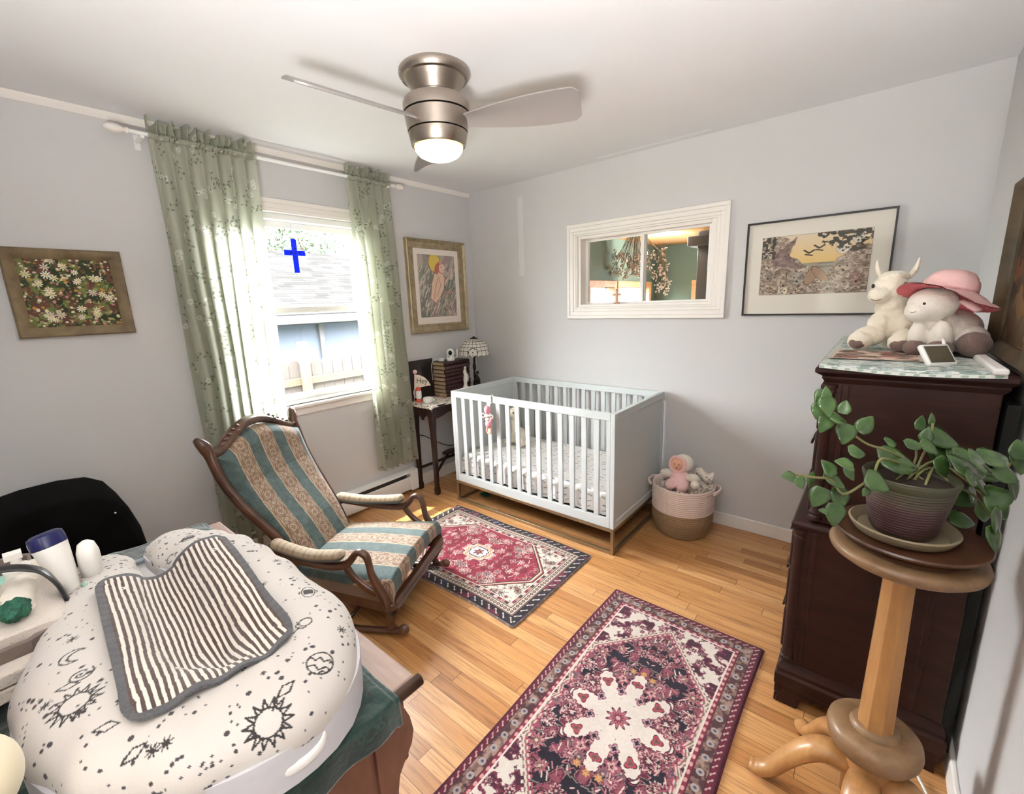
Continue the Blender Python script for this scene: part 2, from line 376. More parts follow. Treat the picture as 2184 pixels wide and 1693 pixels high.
M().box((0, WY0-.06, WZ0-.07), (.012, WY1+.06, WZ0-.022)).build('window_apron', WHITE, w1, bevel=.003)
# ---- window 2, interior slider in the far wall ----
w2_ = wroot('window_2', ((VX0+VX1)/2, 0, VZ0))
def casing(m, x0, x1, z0, z1, w_, y, d):
    """mitred frame around an opening, profile stepped"""
    for k, (i0, i1, dd) in enumerate(((0, .28, d*1.25), (.28, .62, d), (.62, .86, d*.72), (.86, 1.0, d*.5))):
        a, b = w_*(1-i1), w_*(1-i0)
        m.box((x0-b, y-dd, z1+a), (x1+b, y, z1+b)); m.box((x0-b, y-dd, z0-b), (x1+b, y, z0-a)); m.box((x0-b, y-dd, z0-a), (x0-a, y, z1+a)); m.box((x1+a, y-dd, z0-a), (x1+b, y, z1+a))
m = M(); casing(m, VX0, VX1, VZ0, VZ1, .085, 0, .018); m.build('window_casing', WHITE, w2_, bevel=.0025)
m = M(); jt = .022
m.box((VX0, .0, VZ0), (VX0+jt, .12, VZ1)); m.box((VX1-jt, 0, VZ0), (VX1, .12, VZ1)); m.box((VX0+jt, 0, VZ1-jt), (VX1-jt, .12, VZ1)); m.box((VX0+jt, 0, VZ0), (VX1-jt, .12, VZ0+.018))
m.build('window_frame', WHITE, w2_, bevel=.002)
for (a, b, y, pn) in ((VX0+jt, 1.60, .085, 0), (1.575, VX1-jt, .055, 1)):
    m = M(); b_ = .024; z0, z1 = VZ0+.018, VZ1-jt
    m.box((a, y-.012, z0), (a+b_, y+.012, z1)); m.box((b-b_, y-.012, z0), (b, y+.012, z1)); m.box((a+b_, y-.012, z1-.014), (b-b_, y+.012, z1)); m.box((a+b_, y-.012, z0), (b-b_, y+.012, z0+.014))
    o = m.build('window_sash', WHITE2, w2_, bevel=.002); M().add([(a+b_, y, z0+.014), (b-b_, y, z0+.014), (b-b_, y, z1-.014), (a+b_, y, z1-.014)], [(0, 1, 2, 3)]).build('window_pane', GL2, o, smooth=None)
    if pn: m = M(); m.box((b-.02, y-.03, 1.66), (b+.004, y-.012, 1.76)); m.box((b-.012, y-.04, 1.68), (b-.002, y-.03, 1.74)); m.build('sash_latch', WHITE2, o, bevel=.003)
# ---- window 3, narrow, behind the camera ----
w3 = wroot('window_3', ((SX0+SX1)/2, YR, SZ0))
m = M()
for (a, b, c, d) in ((SX0, SX0+.03, SZ0, SZ1), (SX1-.03, SX1, SZ0, SZ1), (SX0+.03, SX1-.03, SZ1-.03, SZ1), (SX0+.03, SX1-.03, SZ0, SZ0+.03)): m.box((a, YR-.09, c), (b, YR-.02, d))
m.build('window_frame', WHITE2, w3, bevel=.003); m = M()
for (a, b, c, d) in ((SX0-.06, SX1+.06, SZ1, SZ1+.06), (SX0-.06, SX1+.06, SZ0-.06, SZ0), (SX0-.06, SX0, SZ0, SZ1), (SX1, SX1+.06, SZ0, SZ1)): m.box((a, YR, c), (b, YR+.016, d))
m.build('window_casing', WHITE, w3, bevel=.003)
U, V = raster(.27, .9, .004); CT = vc('sheer_curtain', .9, trans=.6); C = np.empty(U.shape+(3,)); C[:] = hx('#efe9dc')
tag(gobj('sheer_curtain', np.stack([SX0-.02+U, YR+.03+.012*np.sin(U*240), SZ0-.08+V], -1), C, CT), 'white pleated curtain on the narrow window mirrored in the animal print', 'curtain')
# ================================================================ NEXT ROOM behind window 2
NG = wallmat('next_room_green', '#62756c'); NP = NT('pine_plank_ceiling'); v = NP.co('Object'); x = NP.n('SeparateXYZ'); NP.l(v, x.inputs[0])
fr = NP.m_('FRACT', NP.m_('DIVIDE', x.outputs[1], .09)); cc = NP.ramp(NP.noise(NP.co('Object', (2, 30, 2)), 1, 4), [(.3, '#b98a55'), (.7, '#dcb686')])
NP.set(Base_Color=NP.mix(NP.m_('LESS_THAN', fr, .08), cc, rgb('#7a5430')), Roughness=.5); PINE = NP.m
PINEW = wood('pine_window_wood', '#b98656', '#d8ac7c', (8, 8, 8), .45)
YN = 4.3; XN0, XN1 = -.15, 3.3; HN = 2.30
struct(M().box((XN0, .12, -.1), (XN1, YN, 0)).build('floor_next_room', OAK, origin=O0, smooth=None))
struct(M().box((XN0, .12, HN), (XN1, YN+.1, HN+.1)).build('ceiling_next_room', PINE, origin=O0, smooth=None))
struct(M().box((XN1, .12, 0), (XN1+.1, YN, HN)).build('wall_next_right', NG, origin=O0, smooth=None))
nz0, nz1 = .75, 1.66
winL = [(1.2, 1.98), (2.10, 2.80), (2.93, 4.0)]; winF = [(.62, 1.6)]
m = M(); ys = .12
for a, b in winL: m.box((XN0, ys, 0), (0, a, HN)); m.box((XN0, a, 0), (0, b, nz0)); m.box((XN0, a, nz1), (0, b, HN)); ys = b
m.box((XN0, ys, 0), (0, YN, HN)); struct(m.build('wall_next_left', NG, origin=O0, smooth=None))
m = M(); xs = XN0
for a, b in winF: m.box((xs, YN, 0), (a, YN+.1, HN)); m.box((a, YN, 0), (b, YN+.1, nz0)); m.box((a, YN, nz1), (b, YN+.1, HN)); xs = b
m.box((xs, YN, 0), (XN1, YN+.1, HN)); struct(m.build('wall_next_far', NG, origin=O0, smooth=None))
for i, (a, b) in enumerate(winL+winF):
    left = i < 3; r_ = wroot('window_%d' % (4+i), (0, (a+b)/2, nz0) if left else ((a+b)/2, YN, nz0)); m = M()
    for (p, q, c, d) in ((a-.05, a+.03, nz0, nz1), (b-.03, b+.05, nz0, nz1), (a-.05, b+.05, nz1, nz1+.085), (a-.05, b+.05, nz0-.06, nz0)):
        if left: m.box((-.1, p, c), (.02, q, d))
        else: m.box((p, YN-.02, c), (q, YN+.1, d))
    m.build('window_frame', PINEW, r_, bevel=.004); m = M()
    if left: m.box((-.06, a+.03, nz0), (-.055, b-.03, nz1))
    else: m.box((a+.03, YN+.02, nz0), (b-.03, YN+.026, nz1))
    m.build('window_pane', GL, r_, smooth=None)
DK = pm('dark_hood', '#4a4b4d', .5)
m = M(); m.box((1.0, 3.1, 0), (1.6, 3.7, HN)); m.box((.9, 3.0, 2.12), (1.7, 3.8, 2.24)); tag(m.build('chimney_hood', DK, bevel=.01), 'dark grey square column seen through the right pane of the interior window', 'column')
# dried flower bunches hanging in the next room
def bunch(cx, cy, zt, n, r_, ln, lab, seed):
    rr = random.Random(seed); t_ = thing('dried_flower_bunch', lab, 'dried flowers', (cx, cy, zt-ln)); st = M(); bl = M()
    for k in range(n):
        a = rr.uniform(0, 6.28); q = rr.uniform(.1, 1)*r_; L_ = ln*rr.uniform(.45, 1)
        p = Vector((cx+q*math.cos(a)*.3, cy+q*math.sin(a)*.3, zt)); e_ = Vector((cx+q*math.cos(a), cy+q*math.sin(a)*.6, zt-L_))
        st.tube([p, (p+e_)/2+Vector((0, 0, -.02)), e_], .003, 4)
        for j in range(6):
            c = e_+Vector((rr.uniform(-.03, .03), rr.uniform(-.03, .03), rr.uniform(-.02, .09))); bl.ell(c, (rr.uniform(.006, .016), .01, rr.uniform(.01, .028)), (rr.uniform(0, 3), 0, rr.uniform(0, 3)), 6, 4)
    st.build('stems', pm('dry_stem%d' % seed, '#6d6250', .8), t_); bl.build('dried_blossoms', pm('dry_blossom%d' % seed, '#b0a49c', .9), t_)
    return t_
bunch(.32, 2.75, HN, 60, .42, .55, 'large bunch of pale dried flowers hanging in the next room behind the left pane', 3)
bunch(.2, 4.0, HN, 16, .12, .78, 'small sparse bunch of dried flowers seen through the right pane', 5)
m = M(); m.lathe([(.0, -.012), (.07, -.012), (.085, 0)], (.62, 3.0, HN), 24); o = m.build('recessed_light', emit('recessed_glow', '#ffe6c0', 12)); tag(o, 'small round recessed light in the wooden plank ceiling of the next room', 'ceiling light')
l_ = bpy.data.lights.new('next_room_lamp', 'POINT'); l_.energy = 30; l_.shadow_soft_size = .08; l_.color = (1, .93, .82); lo = bpy.data.objects.new('next_room_lamp', l_); COL.objects.link(lo); lo.location = (.62, 3.0, 2.24)
m = M(); m.box((1.395, .035, VZ0+.018), (1.413, .045, VZ0+.125)); m.box((1.37, .036, VZ0+.075), (1.438, .044, VZ0+.09)); m.box((1.385, .025, VZ0+.018), (1.423, .055, VZ0+.026))
tag(m.build('small_cross', pm('copper_cross', '#c79a86', .4), bevel=.003), 'small pinkish standing cross on the ledge of the interior window', 'cross')
# ================================================================ OUTSIDE window 1
GZ = -.62
struct(M().box((-40, -30, GZ-.1), (-.15, 30, GZ)).build('ground', pm('lawn', '#313a25', .95, nz=.3, sc=3), origin=O0, smooth=None))
struct(M().box((-.15, -30, GZ-.1), (30, YR-.12, GZ)).build('ground_rear', pm('lawn_rear', '#4a5040', .95, nz=.3, sc=3), origin=O0, smooth=None))
OUT = .34
# neighbour house
s = NT('grey_shingles'); v = s.co('Object'); x = s.n('SeparateXYZ'); s.l(v, x.inputs[0])
zz = s.m_('DIVIDE', x.outputs[2], .052); rw = s.m_('FLOOR', zz); f = s.m_('FRACT', zz); cb = s.n('CombineXYZ'); wv = s.n('TexWhiteNoise', noise_dimensions='1D'); s.l(rw, wv.inputs['W'])
tb = s.m_('FLOOR', s.m_('ADD', s.m_('MULTIPLY', x.outputs[1], 3.4), s.m_('MULTIPLY', wv.outputs[0], 9.))); s.l(rw, cb.inputs[0]); s.l(tb, cb.inputs[1]); wt = s.n('TexWhiteNoise'); s.l(cb.outputs[0], wt.inputs['Vector'])
s.set(Base_Color=s.mix(s.m_('MULTIPLY', s.m_('LESS_THAN', f, .2), .45), s.ramp(wt.outputs[0], [(0, '#1e1e1d'), (.5, '#242323'), (1, '#282727')]), rgb('#131212')), Roughness=.95); s.b.inputs['Specular IOR Level'].default_value = 0; SHG = s.m
hs = thing('neighbour_house', 'pale grey house with a shingled roof seen outside through the window', 'house', (-7, 2, GZ))
m = M(); m.box((-12, -2.9, GZ), (-6.1, 8, 1.35)); m.build('house_wall', pm('house_siding', '#454b54', .8, spec=.1), hs, smooth=None)
ey, ry = (-5.55, 1.42), (-9.3, 3.0)
m = M(); m.add([(ey[0], -3.3, ey[1]), (ey[0], 8.4, ey[1]), (ry[0], 8.4, ry[1]), (ry[0], -3.3, ry[1]), (ey[0], -3.3, ey[1]-.08), (ey[0], 8.4, ey[1]-.08), (ry[0], 8.4, ry[1]-.08), (ry[0], -3.3, ry[1]-.08), (-13, -3.3, ey[1]), (-13, 8.4, ey[1])],
      [(0, 1, 2, 3), (7, 6, 5, 4), (0, 4, 5, 1), (0, 3, 7, 4), (1, 5, 6, 2), (3, 2, 9, 8)]); m.build('roof', SHG, hs, smooth=None)
m = M(); m.box((-5.58, -3.3, 1.24), (-5.50, 8.4, 1.40)); m.box((-6.1, -3.3, 1.22), (-5.58, 8.4, 1.26)); m.build('fascia', pm('house_fascia', '#353637', .9, spec=.1), hs, bevel=.01)
for a, b in ((.25, .36), (1.62, 1.72)): m = M(); m.box((-6.12, a, GZ), (-6.04, b, 1.22)); m.build('corner_trim', pm('house_trim', '#4e4e4f', .9, spec=.1), hs, bevel=.005)
# fence
fc = thing('picket_fence', 'weathered pale wooden picket fence outside below the window', 'fence', (-2.5, -.5, GZ))
FW = wood('fence_wood', '#332d29', '#3c3631', (12, 12, 2), .9); FW2 = wood('new_fence_wood', '#3b3325', '#473d2e', (12, 12, 2), .9)
rr = random.Random(4); y = -3.0; k = 0
while y < 2.2:
    zt = .90+rr.uniform(-.012, .012)+.07*(y+.5)*.5; m = M(); w_ = .132
    m.prism([(y, GZ), (y+w_, GZ), (y+w_, zt-.045), (y+w_-.03, zt), (y+.03, zt), (y, zt-.045)], .018, Matrix(((0, 0, 1, -2.56), (1, 0, 0, 0), (0, 1, 0, 0), (0, 0, 0, 1)))); m.build('picket', FW, fc, smooth=None); y += .140
M().box((-2.54, -3.1, .60), (-2.50, 2.3, .69)).build('fence_rail', FW2, fc, bevel=.004)
M().box((-2.54, -3.1, -.35), (-2.50, 2.3, -.26)).build('fence_rail', FW2, fc, bevel=.004)
for y in (-2.9, -.51, 1.9): M().box((-2.50, y, GZ), (-2.41, y+.09, 1.13)).build('fence_post', FW2, fc, bevel=.006)
# trees behind the house
def tree(x0, y0, h, r_, c, lab, seed):
    rr = random.Random(seed); t_ = thing('tree', lab, 'tree', (x0, y0, GZ), 'trees behind the neighbour house')
    m = M(); m.tube([(x0, y0, GZ), (x0+.1, y0, GZ+h*.4), (x0, y0+.1, GZ+h*.7)], [.2, .14, .06], 8); m.build('trunk', pm('bark%d' % seed, '#3a3028', .9), t_)
    m = M()
    lob = [(Vector((x0+rr.uniform(-.5, .5)*r_, y0+rr.uniform(-.9, .9)*r_, GZ+h*rr.uniform(.42, .9))), r_*rr.uniform(.35, .6)) for _ in range(12)]
    for _ in range(4200):
        c_, q = rr.choice(lob); d = Vector((rr.gauss(0, 1), rr.gauss(0, 1), rr.gauss(0, 1))).normalized(); p = c_+d*q*rr.uniform(.75, 1.05); s_ = rr.uniform(.07, .15)
        a = Vector((rr.gauss(0, 1), rr.gauss(0, 1), rr.gauss(0, 1))).normalized(); b = a.cross(d).normalized(); m.add([p-a*s_, p+b*s_*.5, p+a*s_, p-b*s_*.5], [(0, 1, 2, 3)])
    sm_ = NT('leaf%d' % seed); f = sm_.noise(sm_.co('Object'), 1.6, 4); sm_.set(Base_Color=sm_.ramp(f, [(.3, c[0]), (.7, c[1])]), Roughness=.7); m.build('foliage', sm_.m, t_, smooth=None)
for a in ((-16, 1.2, 6.9, 2.2, ('#424a27', '#656b3e'), 'light green leafy tree above the roof at the left of the window', 11), (-16.5, 6.6, 7.2, 2.3, ('#3a4634', '#576450'), 'darker green tree above the roof at the right of the window', 12), (-17, 12.2, 7.2, 2.3, ('#3a4634', '#576450'), 'tree mostly hidden by the right curtain', 13), (-16, -4.2, 7, 2.2, ('#424a27', '#656b3e'), 'tree mostly hidden by the left curtain', 14)): tree(*a)
# ================================================================ CURTAINS
def sprigs(X, Y, C, W_, L_, seed):
    rr = random.Random(seed); gy = 0
    while gy < L_:
        gx = 0
        while gx < W_:
            cx, cy = gx+rr.uniform(0, .1), gy+rr.uniform(0, .1); w_ = win(X, Y, cx, cy, .11)
            if w_:
                x_, y_, c_ = X[w_], Y[w_], C[w_]
                if rr.random() < .45:                       # white blossoms
                    for _ in range(rr.randint(2, 4)):
                        bx, by = cx+rr.uniform(-.035, .035), cy+rr.uniform(-.03, .03)
                        for k in range(5):
                            a = k*1.2566+rr.random(); put(c_, np.hypot(x_-bx-.008*math.cos(a), y_-by-.008*math.sin(a)) < .0072, '#e6e6dc')
                        put(c_, np.hypot(x_-bx, y_-by) < .003, '#9aa088')
                a = rr.uniform(0, 6.28); p = (cx, cy); pts = [p]
                for k in range(6):
                    a += rr.uniform(-.35, .35); p = (p[0]+.016*math.cos(a), p[1]+.016*math.sin(a)); pts.append(p)
                    sd = 1 if k % 2 else -1; b = a+sd*.8; q0 = (p[0]+.004*math.cos(b), p[1]+.004*math.sin(b)); dx = (x_-q0[0])*math.cos(b)+(y_-q0[1])*math.sin(b); dy = -(x_-q0[0])*math.sin(b)+(y_-q0[1])*math.cos(b)
                    t_ = dx/.018; ok = (t_ > 0) & (t_ < 1) & (np.abs(dy) < .0045*np.sin(np.clip(t_, 0, 1)*3.14)); put(c_, ok, '#878d7c')
                put(c_, dpoly(x_, y_, pts) < .0013, '#a5a998'); C[w_] = c_
            gx += .12
        gy += .115
CUR = vc('curtain_cloth', .9, bump=.15, bsc=500, trans=.56)
def curtain(name, yt0, yt1, yb0, yb1, zb, nf, seed, label):
    Wc, Lc = (yt1-yt0)*1.75, 2.41-zb; U, V = raster(Wc, Lc, .0027); C = np.empty(U.shape+(3,)); n = fbm(U, V, 9, seed); C[:] = hx('#c7c9ba'); C += (n[..., None]-.5)*.03
    sprigs(U, V, C, Wc, Lc, seed); u = U/Wc; v = V/Lc; ph = u*nf*2*math.pi
    wob = fbm(u*3, v*1.2, 1.6, seed+5, 2)-.5
    ph = ph+wob*5*np.clip(v*2, .1, 1)
    ya = yt0+(yt1-yt0)*u; yb = yb0+(yb1-yb0)*u; y = ya+(yb-ya)*v+.010*np.cos(ph)*np.minimum(1, v*4)
    amp = .012+.020*np.clip(v*3, 0, 1); x_ = .085+amp*np.sin(ph)+.012*wob
    z = 2.41-V
    hd = V < .045; x_ = np.where(hd, .09+.034*np.sin(ph*2.1+3*wob*v)*np.clip((.045-V)/.03, .25, 1)+.012*np.sin(ph*3.7), x_)
    rod = np.exp(-((V-.058)/.014)**2); x_ = x_*(1-rod)+(.119+.004*np.sin(ph*2.1))*rod; z = z+np.where(hd, (.014*np.sin(ph*1.3+1)+.008)*np.clip((.045-V)/.03, 0, 1), 0)
    C[(V > .042) & (V < .045)] *= .8; C[(V > .072) & (V < .075)] *= .85
    o = gobj(name, np.stack([x_, y, z], -1), C, CUR); return o
tag(curtain('curtain', -2.27, -1.785, -2.27, -1.84, .10, 7.2, 21, ''), 'long pale green leaf-print curtain on the left side of the window, behind the rocking chair', 'curtain', 'window curtains')
tag(curtain('curtain', -1.235, -.90, -1.185, -.845, .285, 5.4, 34, ''), 'narrow pale green leaf-print curtain on the right side of the window', 'curtain', 'window curtains')
rd = thing('curtain_rod', 'thin white curtain rod with tulip finials above the window', 'curtain rod', (.1, -1.59, 2.355))
m = M(); m.tube([(.1, -2.34, 2.352), (.1, -.86, 2.352)], .0095, 12); m.build('rod', WHITE2, rd)
for sgn, yy in ((-1, -2.34), (1, -.86)):
    m = M(); T_ = Matrix.Translation((.1, yy, 2.352)) @ Matrix.Rotation(-sgn*math.pi/2, 4, 'X'); m.lathe([(.009, -.005), (.014, 0), (.014, .006), (.009, .012), (.012, .02), (.019, .035), (.021, .05), (.017, .07), (.008, .085), (0, .088)], (0, 0, 0), 10, T_); m.build('finial', pm('finial_white%d' % sgn, '#efe9e2', .5), rd)
    m = M(); m.box((0, yy-sgn*.05-.008, 2.33), (.11, yy-sgn*.05+.008, 2.343)); m.box((0, yy-sgn*.05-.012, 2.30), (.006, yy-sgn*.05+.012, 2.37)); m.build('bracket', WHITE2, rd, bevel=.002)
# blue glass cross on the window
BL = NT('blue_stained_glass'); BL.set(Base_Color=rgb('#0a2fd8'), Roughness=.2, Emission_Color=rgb('#0a2fd8'), Emission_Strength=0.0)
tr = BL.n('BsdfTranslucent'); tr.inputs[0].default_value = rgb('#1238ff'); mx = BL.n('MixShader'); mx.inputs[0].default_value = .35; BL.l(BL.b.outputs[0], mx.inputs[1]); BL.l(tr.outputs[0], mx.inputs[2]); BL.l(mx.outputs[0], BL.out.inputs[0])
cz = thing('hanging_cross', 'bright blue cross hanging against the upper window pane', 'cross', (-.07, -1.553, 1.745))
m = M(); m.box((-.074, -1.571, 1.745), (-.068, -1.535, 1.955)); m.box((-.074, -1.622, 1.853), (-.068, -1.571, 1.887)); m.box((-.074, -1.535, 1.853), (-.068, -1.484, 1.887)); m.build('cross_body', BL.m, cz, bevel=.002)
m = M(); m.tube([(-.071, -1.553+.045*math.cos(a), 1.87+.045*math.sin(a)) for a in [i*math.pi/14 for i in range(28)]], .0016, 6, closed=True); m.tube([(-.071, -1.553, 1.955), (-.08, -1.553, 2.05)], .0006, 4); m.build('wire_ring', pm('thin_wire', '#8a8f99', .4, .6), cz)
m = M()
for dy, dz in ((0, 0), (.028, 0), (-.028, 0), (0, .028), (0, -.028)): m.ell((-.0665, -1.553+dy, 1.87+dz), (.002, .008, .008), None, 8, 6)
m.build('gems', pm('dark_blue_gem', '#06156e', .2), cz)
# baseboard heater
ht = thing('baseboard_heater', 'long low white metal baseboard heater under the window', 'heater', (.035, -1.6, .02))
Tn = Matrix(((1, 0, 0, 0), (0, 0, -1, -.835), (0, 1, 0, 0), (0, 0, 0, 1)))
m = M(); m.prism([(0.002, .03), (.055, .03), (.062, .05), (.062, .135), (.055, .14), (.05, .14), (.05, .045), (.002, .045)], 1.45, Tn); m.prism([(.002, .155), (.03, .178), (.062, .172), (.058, .185), (.03, .192), (.002, .192)], 1.45, Tn); m.prism([(.002, .03), (.008, .03), (.008, .19), (.002, .19)], 1.45, Tn); m.build('heater_body', WHITE2, ht, bevel=.002)
m = M(); m.prism([(.012, .05), (.046, .05), (.046, .165), (.012, .165)], 1.30, Tn.copy() @ Matrix.Translation((0, 0, .1))); m.build('heater_fins', pm('heater_fins', '#3b3b3b', .5, .5), ht)
for y in (-.905, -2.29): m = M(); m.box((.002, y, .022), (.068, y+.075, .195)); m.build('end_cap', WHITE2, ht, bevel=.004)
# ================================================================ CEILING FAN
fx_, fy_ = 1.39, -1.59
fan = thing('ceiling_fan', 'brushed nickel ceiling fan with three blades and a lit lamp', 'ceiling fan', (fx_, fy_, H))
s = NT('brushed_nickel'); v = s.co('Object', (1, 1, 60)); s.set(Base_Color=rgb('#a89d92'), Metallic=1.0, Roughness=s.m_('ADD', .24, s.m_('MULTIPLY', s.noise(v, 3, 3), .16))); NI = s.m
BK = pm('black_groove', '#151210', .6)
M().lathe([(0, 2.44), (.136, 2.44), (.143, 2.432), (.143, 2.418), (.134, 2.406), (.122, 2.404), (.118, 2.398), (.095, 2.36), (.072, 2.325), (.066, 2.30), (0, 2.30)][::-1], (fx_, fy_, 0), 48).build('canopy', NI, fan)
M().lathe([(0, 2.333), (.118, 2.333), (.131, 2.326), (.136, 2.312), (.1345, 2.281), (0, 2.281)][::-1], (fx_, fy_, 0), 48).build('motor_cap', NI, fan)
M().lathe([(0, 2.284), (.118, 2.284), (.106, 2.20), (0, 2.20)][::-1], (fx_, fy_, 0), 48).build('groove', BK, fan)
M().lathe([(.1, 2.275), (.133, 2.275), (.123, 2.211), (.1, 2.211)][::-1], (fx_, fy_, 0), 48).build('motor_housing', NI, fan)
M().lathe([(.08, 2.206), (.1215, 2.206), (.112, 2.160), (.107, 2.154), (.095, 2.154)][::-1], (fx_, fy_, 0), 48).build('light_collar', NI, fan)
s = NT('warm_lamp_glass'); v = s.co('Object'); x = s.n('SeparateXYZ'); s.l(v, x.inputs[0]); f = s.m_('DIVIDE', s.m_('ADD', x.outputs[2], .334), .052)
s.set(Base_Color=rgb('#fff2c8'), Emission_Color=s.ramp(f, [(0, '#fff0c0'), (1, '#ffe07a')]), Emission_Strength=s.m_('ADD', 1.3, s.m_('MULTIPLY', s.m_('POWER', s.m_('MAXIMUM', s.m_('SUBTRACT', 1.0, f), 0.0), 1.6), 20.))); LENS = s.m
M().lathe([(0, 2.106), (.03, 2.107), (.06, 2.112), (.084, 2.124), (.098, 2.142), (.102, 2.158), (.09, 2.17)], (fx_, fy_, 0), 48).build('lamp_glass', LENS, fan)
M().ell((fx_+.112*math.cos(-.3), fy_+.112*math.sin(-.3), 2.165), (.006, .006, .008)).build('switch_knob', pm('brown_knob', '#6b3a22', .4), fan)
BLD = pm('fan_blade_silver', '#a19c99', .45, .25, nz=.04)
for k, ang in enumerate((24, 144, 264)):
    a = math.radians(ang); T_ = Matrix.Translation((fx_, fy_, 2.243)) @ Matrix.Rotation(a, 4, 'Z') @ Matrix.Rotation(math.radians(-23), 4, 'X')
    out = []; NB = 22
    for i in range(NB+1):
        t_ = i/NB; r_ = .105+.485*t_; wl = .028+.050*math.sin(min(1, t_*1.25)*math.pi/2); e_ = 1 if t_ < .93 else math.sqrt(max(0, 1-((t_-.93)/.07)**2*.5)); out.append((r_, wl*e_*1.05, -wl*e_*.95))
    R_ = []
    for r_, w1_, w0_ in out:
        prof = []
        for j in range(9): q = j/8; y = w0_+(w1_-w0_)*q; prof.append((r_, y, .008*math.sin(q*math.pi)+.003))
        for j in range(8, -1, -1): q = j/8; y = w0_+(w1_-w0_)*q; prof.append((r_, y, .008*math.sin(q*math.pi)-.003))
        R_.append([Vector(p) for p in prof])
    M().rings(R_, T=T_).build('blade', BLD, fan)
# ================================================================ CRIB
CRB = pm('crib_paint', '#ccd2d2', .45, nz=.02); BRS = pm('brass_metal', '#9a8568', .38, .75, nz=.05)
cx0, cx1, cy0, cy1, ch, cb = .468, 1.809, -.777, -.037, .878, .170
crib = thing('crib', 'pale blue-grey slatted baby crib on a bronze metal base', 'crib', ((cx0+cx1)/2, (cy0+cy1)/2, 0))
for xa, xb, xi in ((cx0, cx0+.028, 1), (cx1-.028, cx1, -1)):
    m = M(); m.box((xa+.006, cy0+.03, cb+.03), (xb-.006, cy1-.03, ch-.03)); m.box((xa, cy0, cb), (xb, cy0+.032, ch)); m.box((xa, cy1-.032, cb), (xb, cy1, ch)); m.box((xa, cy0+.032, ch-.045), (xb, cy1-.032, ch)); m.box((xa, cy0+.032, cb), (xb, cy1-.032, cb+.045))
    m.build('end_panel', CRB, crib, bevel=.003)
for ya in (cy0, cy1-.022):
    M().box((cx0+.028, ya, ch-.045), (cx1-.028, ya+.022, ch)).build('top_rail', CRB, crib, bevel=.003)
    M().box((cx0+.028, ya, cb), (cx1-.028, ya+.022, cb+.06)).build('bottom_rail', CRB, crib, bevel=.003)
    m = M(); m.box((cx0+.028, ya, cb+.06), (cx0+.052, ya+.022, ch-.045)); m.build('side_stile', CRB, crib, bevel=.002); m = M(); m.box((cx1-.052, ya, cb+.06), (cx1-.028, ya+.022, ch-.045)); m.build('side_stile', CRB, crib, bevel=.002)
    n = 14; a, b = cx0+.052, cx1-.052; gp = (b-a-n*.034)/(n+1)
    for k in range(n):
        x = a+gp+(gp+.034)*k; M().box((x, ya+.004, cb+.055), (x+.034, ya+.018, ch-.04)).build('slat', CRB, crib, bevel=.002)
m = M(); q = .022
for x in (cx0, cx1-q):
    for y in (cy0, cy1-q): m.box((x, y, 0), (x+q, y+q, cb))
for y in (cy0, cy1-q):
    m.box((cx0+q, y, 0), (cx1-q, y+q, q)); m.box((cx0+q, y, cb-q), (cx1-q, y+q, cb))
for x in (cx0, cx1-q):
    m.box((x, cy0+q, 0), (x+q, cy1-q, q)); m.box((x, cy0+q, cb-q), (x+q, cy1-q, cb))
m.build('metal_base', BRS, crib, bevel=.002)
M().box((cx0+.03, cy0+.024, cb+.03), (cx1-.03, cy1-.024, cb+.055)).build('mattress_support', pm('dark_support', '#191a1b', .7), crib)
# mattress with printed sheet
hxm, hym, zt, zb = .632, .338, .385, .235; cxm, cym = (cx0+cx1)/2, (cy0+cy1)/2
Lx, Ly = hxm+.15, hym+.15; U, V = raster(2*Lx, 2*Ly, .004); U = U-Lx; V = V-Ly
def wrap1(s_, h, r=.05):
    a = np.abs(s_); q = np.clip((a-(h-r))/(r*1.5708), 0, 1)*1.5708; p = np.where(a < h-r, a, (h-r)+r*np.sin(q)); d = r*(1-np.cos(q))+np.maximum(0, a-(h-r)-r*1.5708); return np.sign(s_)*p, d
px_, dx_ = wrap1(U, hxm); py_, dy_ = wrap1(V, hym)
Z = np.maximum(zt-np.maximum(dx_, dy_)-.4*np.minimum(dx_, dy_), zb+.0*U); fold = np.clip(np.maximum(dx_, dy_)/.08, 0, 1)
py_ += np.where(dy_ > .01, .008*np.sin(U*46+2*fbm(U, V, 6, 3))*fold, 0)*np.sign(V); px_ += np.where(dx_ > .01, .006*np.sin(V*46)*fold, 0)*np.sign(U)
Z = Z+.004*(fbm(U, V, 7, 9)-.5)
C = np.empty(U.shape+(3,)); C[:] = hx('#f3f1ee'); rr = random.Random(5)
gx = -Lx
while gx < Lx:
    gy = -Ly
    while gy < Ly:
        a, b = gx+rr.uniform(-.008, .008), gy+rr.uniform(-.006, .006); w_ = win(U, V, a, b, .03)
        if w_ and rr.random() < .8:
            c_ = C[w_]; col = rr.choice(['#7d8794', '#8f8f8a', '#8a93a0', '#b39a78', '#767f8a']); an = rr.uniform(-.5, .5); L_ = rr.uniform(.008, .015)
            put(c_, dseg(U[w_], V[w_], (a-L_*math.cos(an), b-L_*math.sin(an)), (a+L_*math.cos(an), b+L_*math.sin(an))) < rr.uniform(.002, .0042), col); C[w_] = c_
        gy += .042
    gx += .055
mt = gobj('crib_mattress', np.stack([cxm+px_, cym+py_, Z], -1), C, vc('sheet_cloth', .85, bump=.1)); tag(mt, 'white crib mattress with a sheet printed in small grey marks', 'mattress')
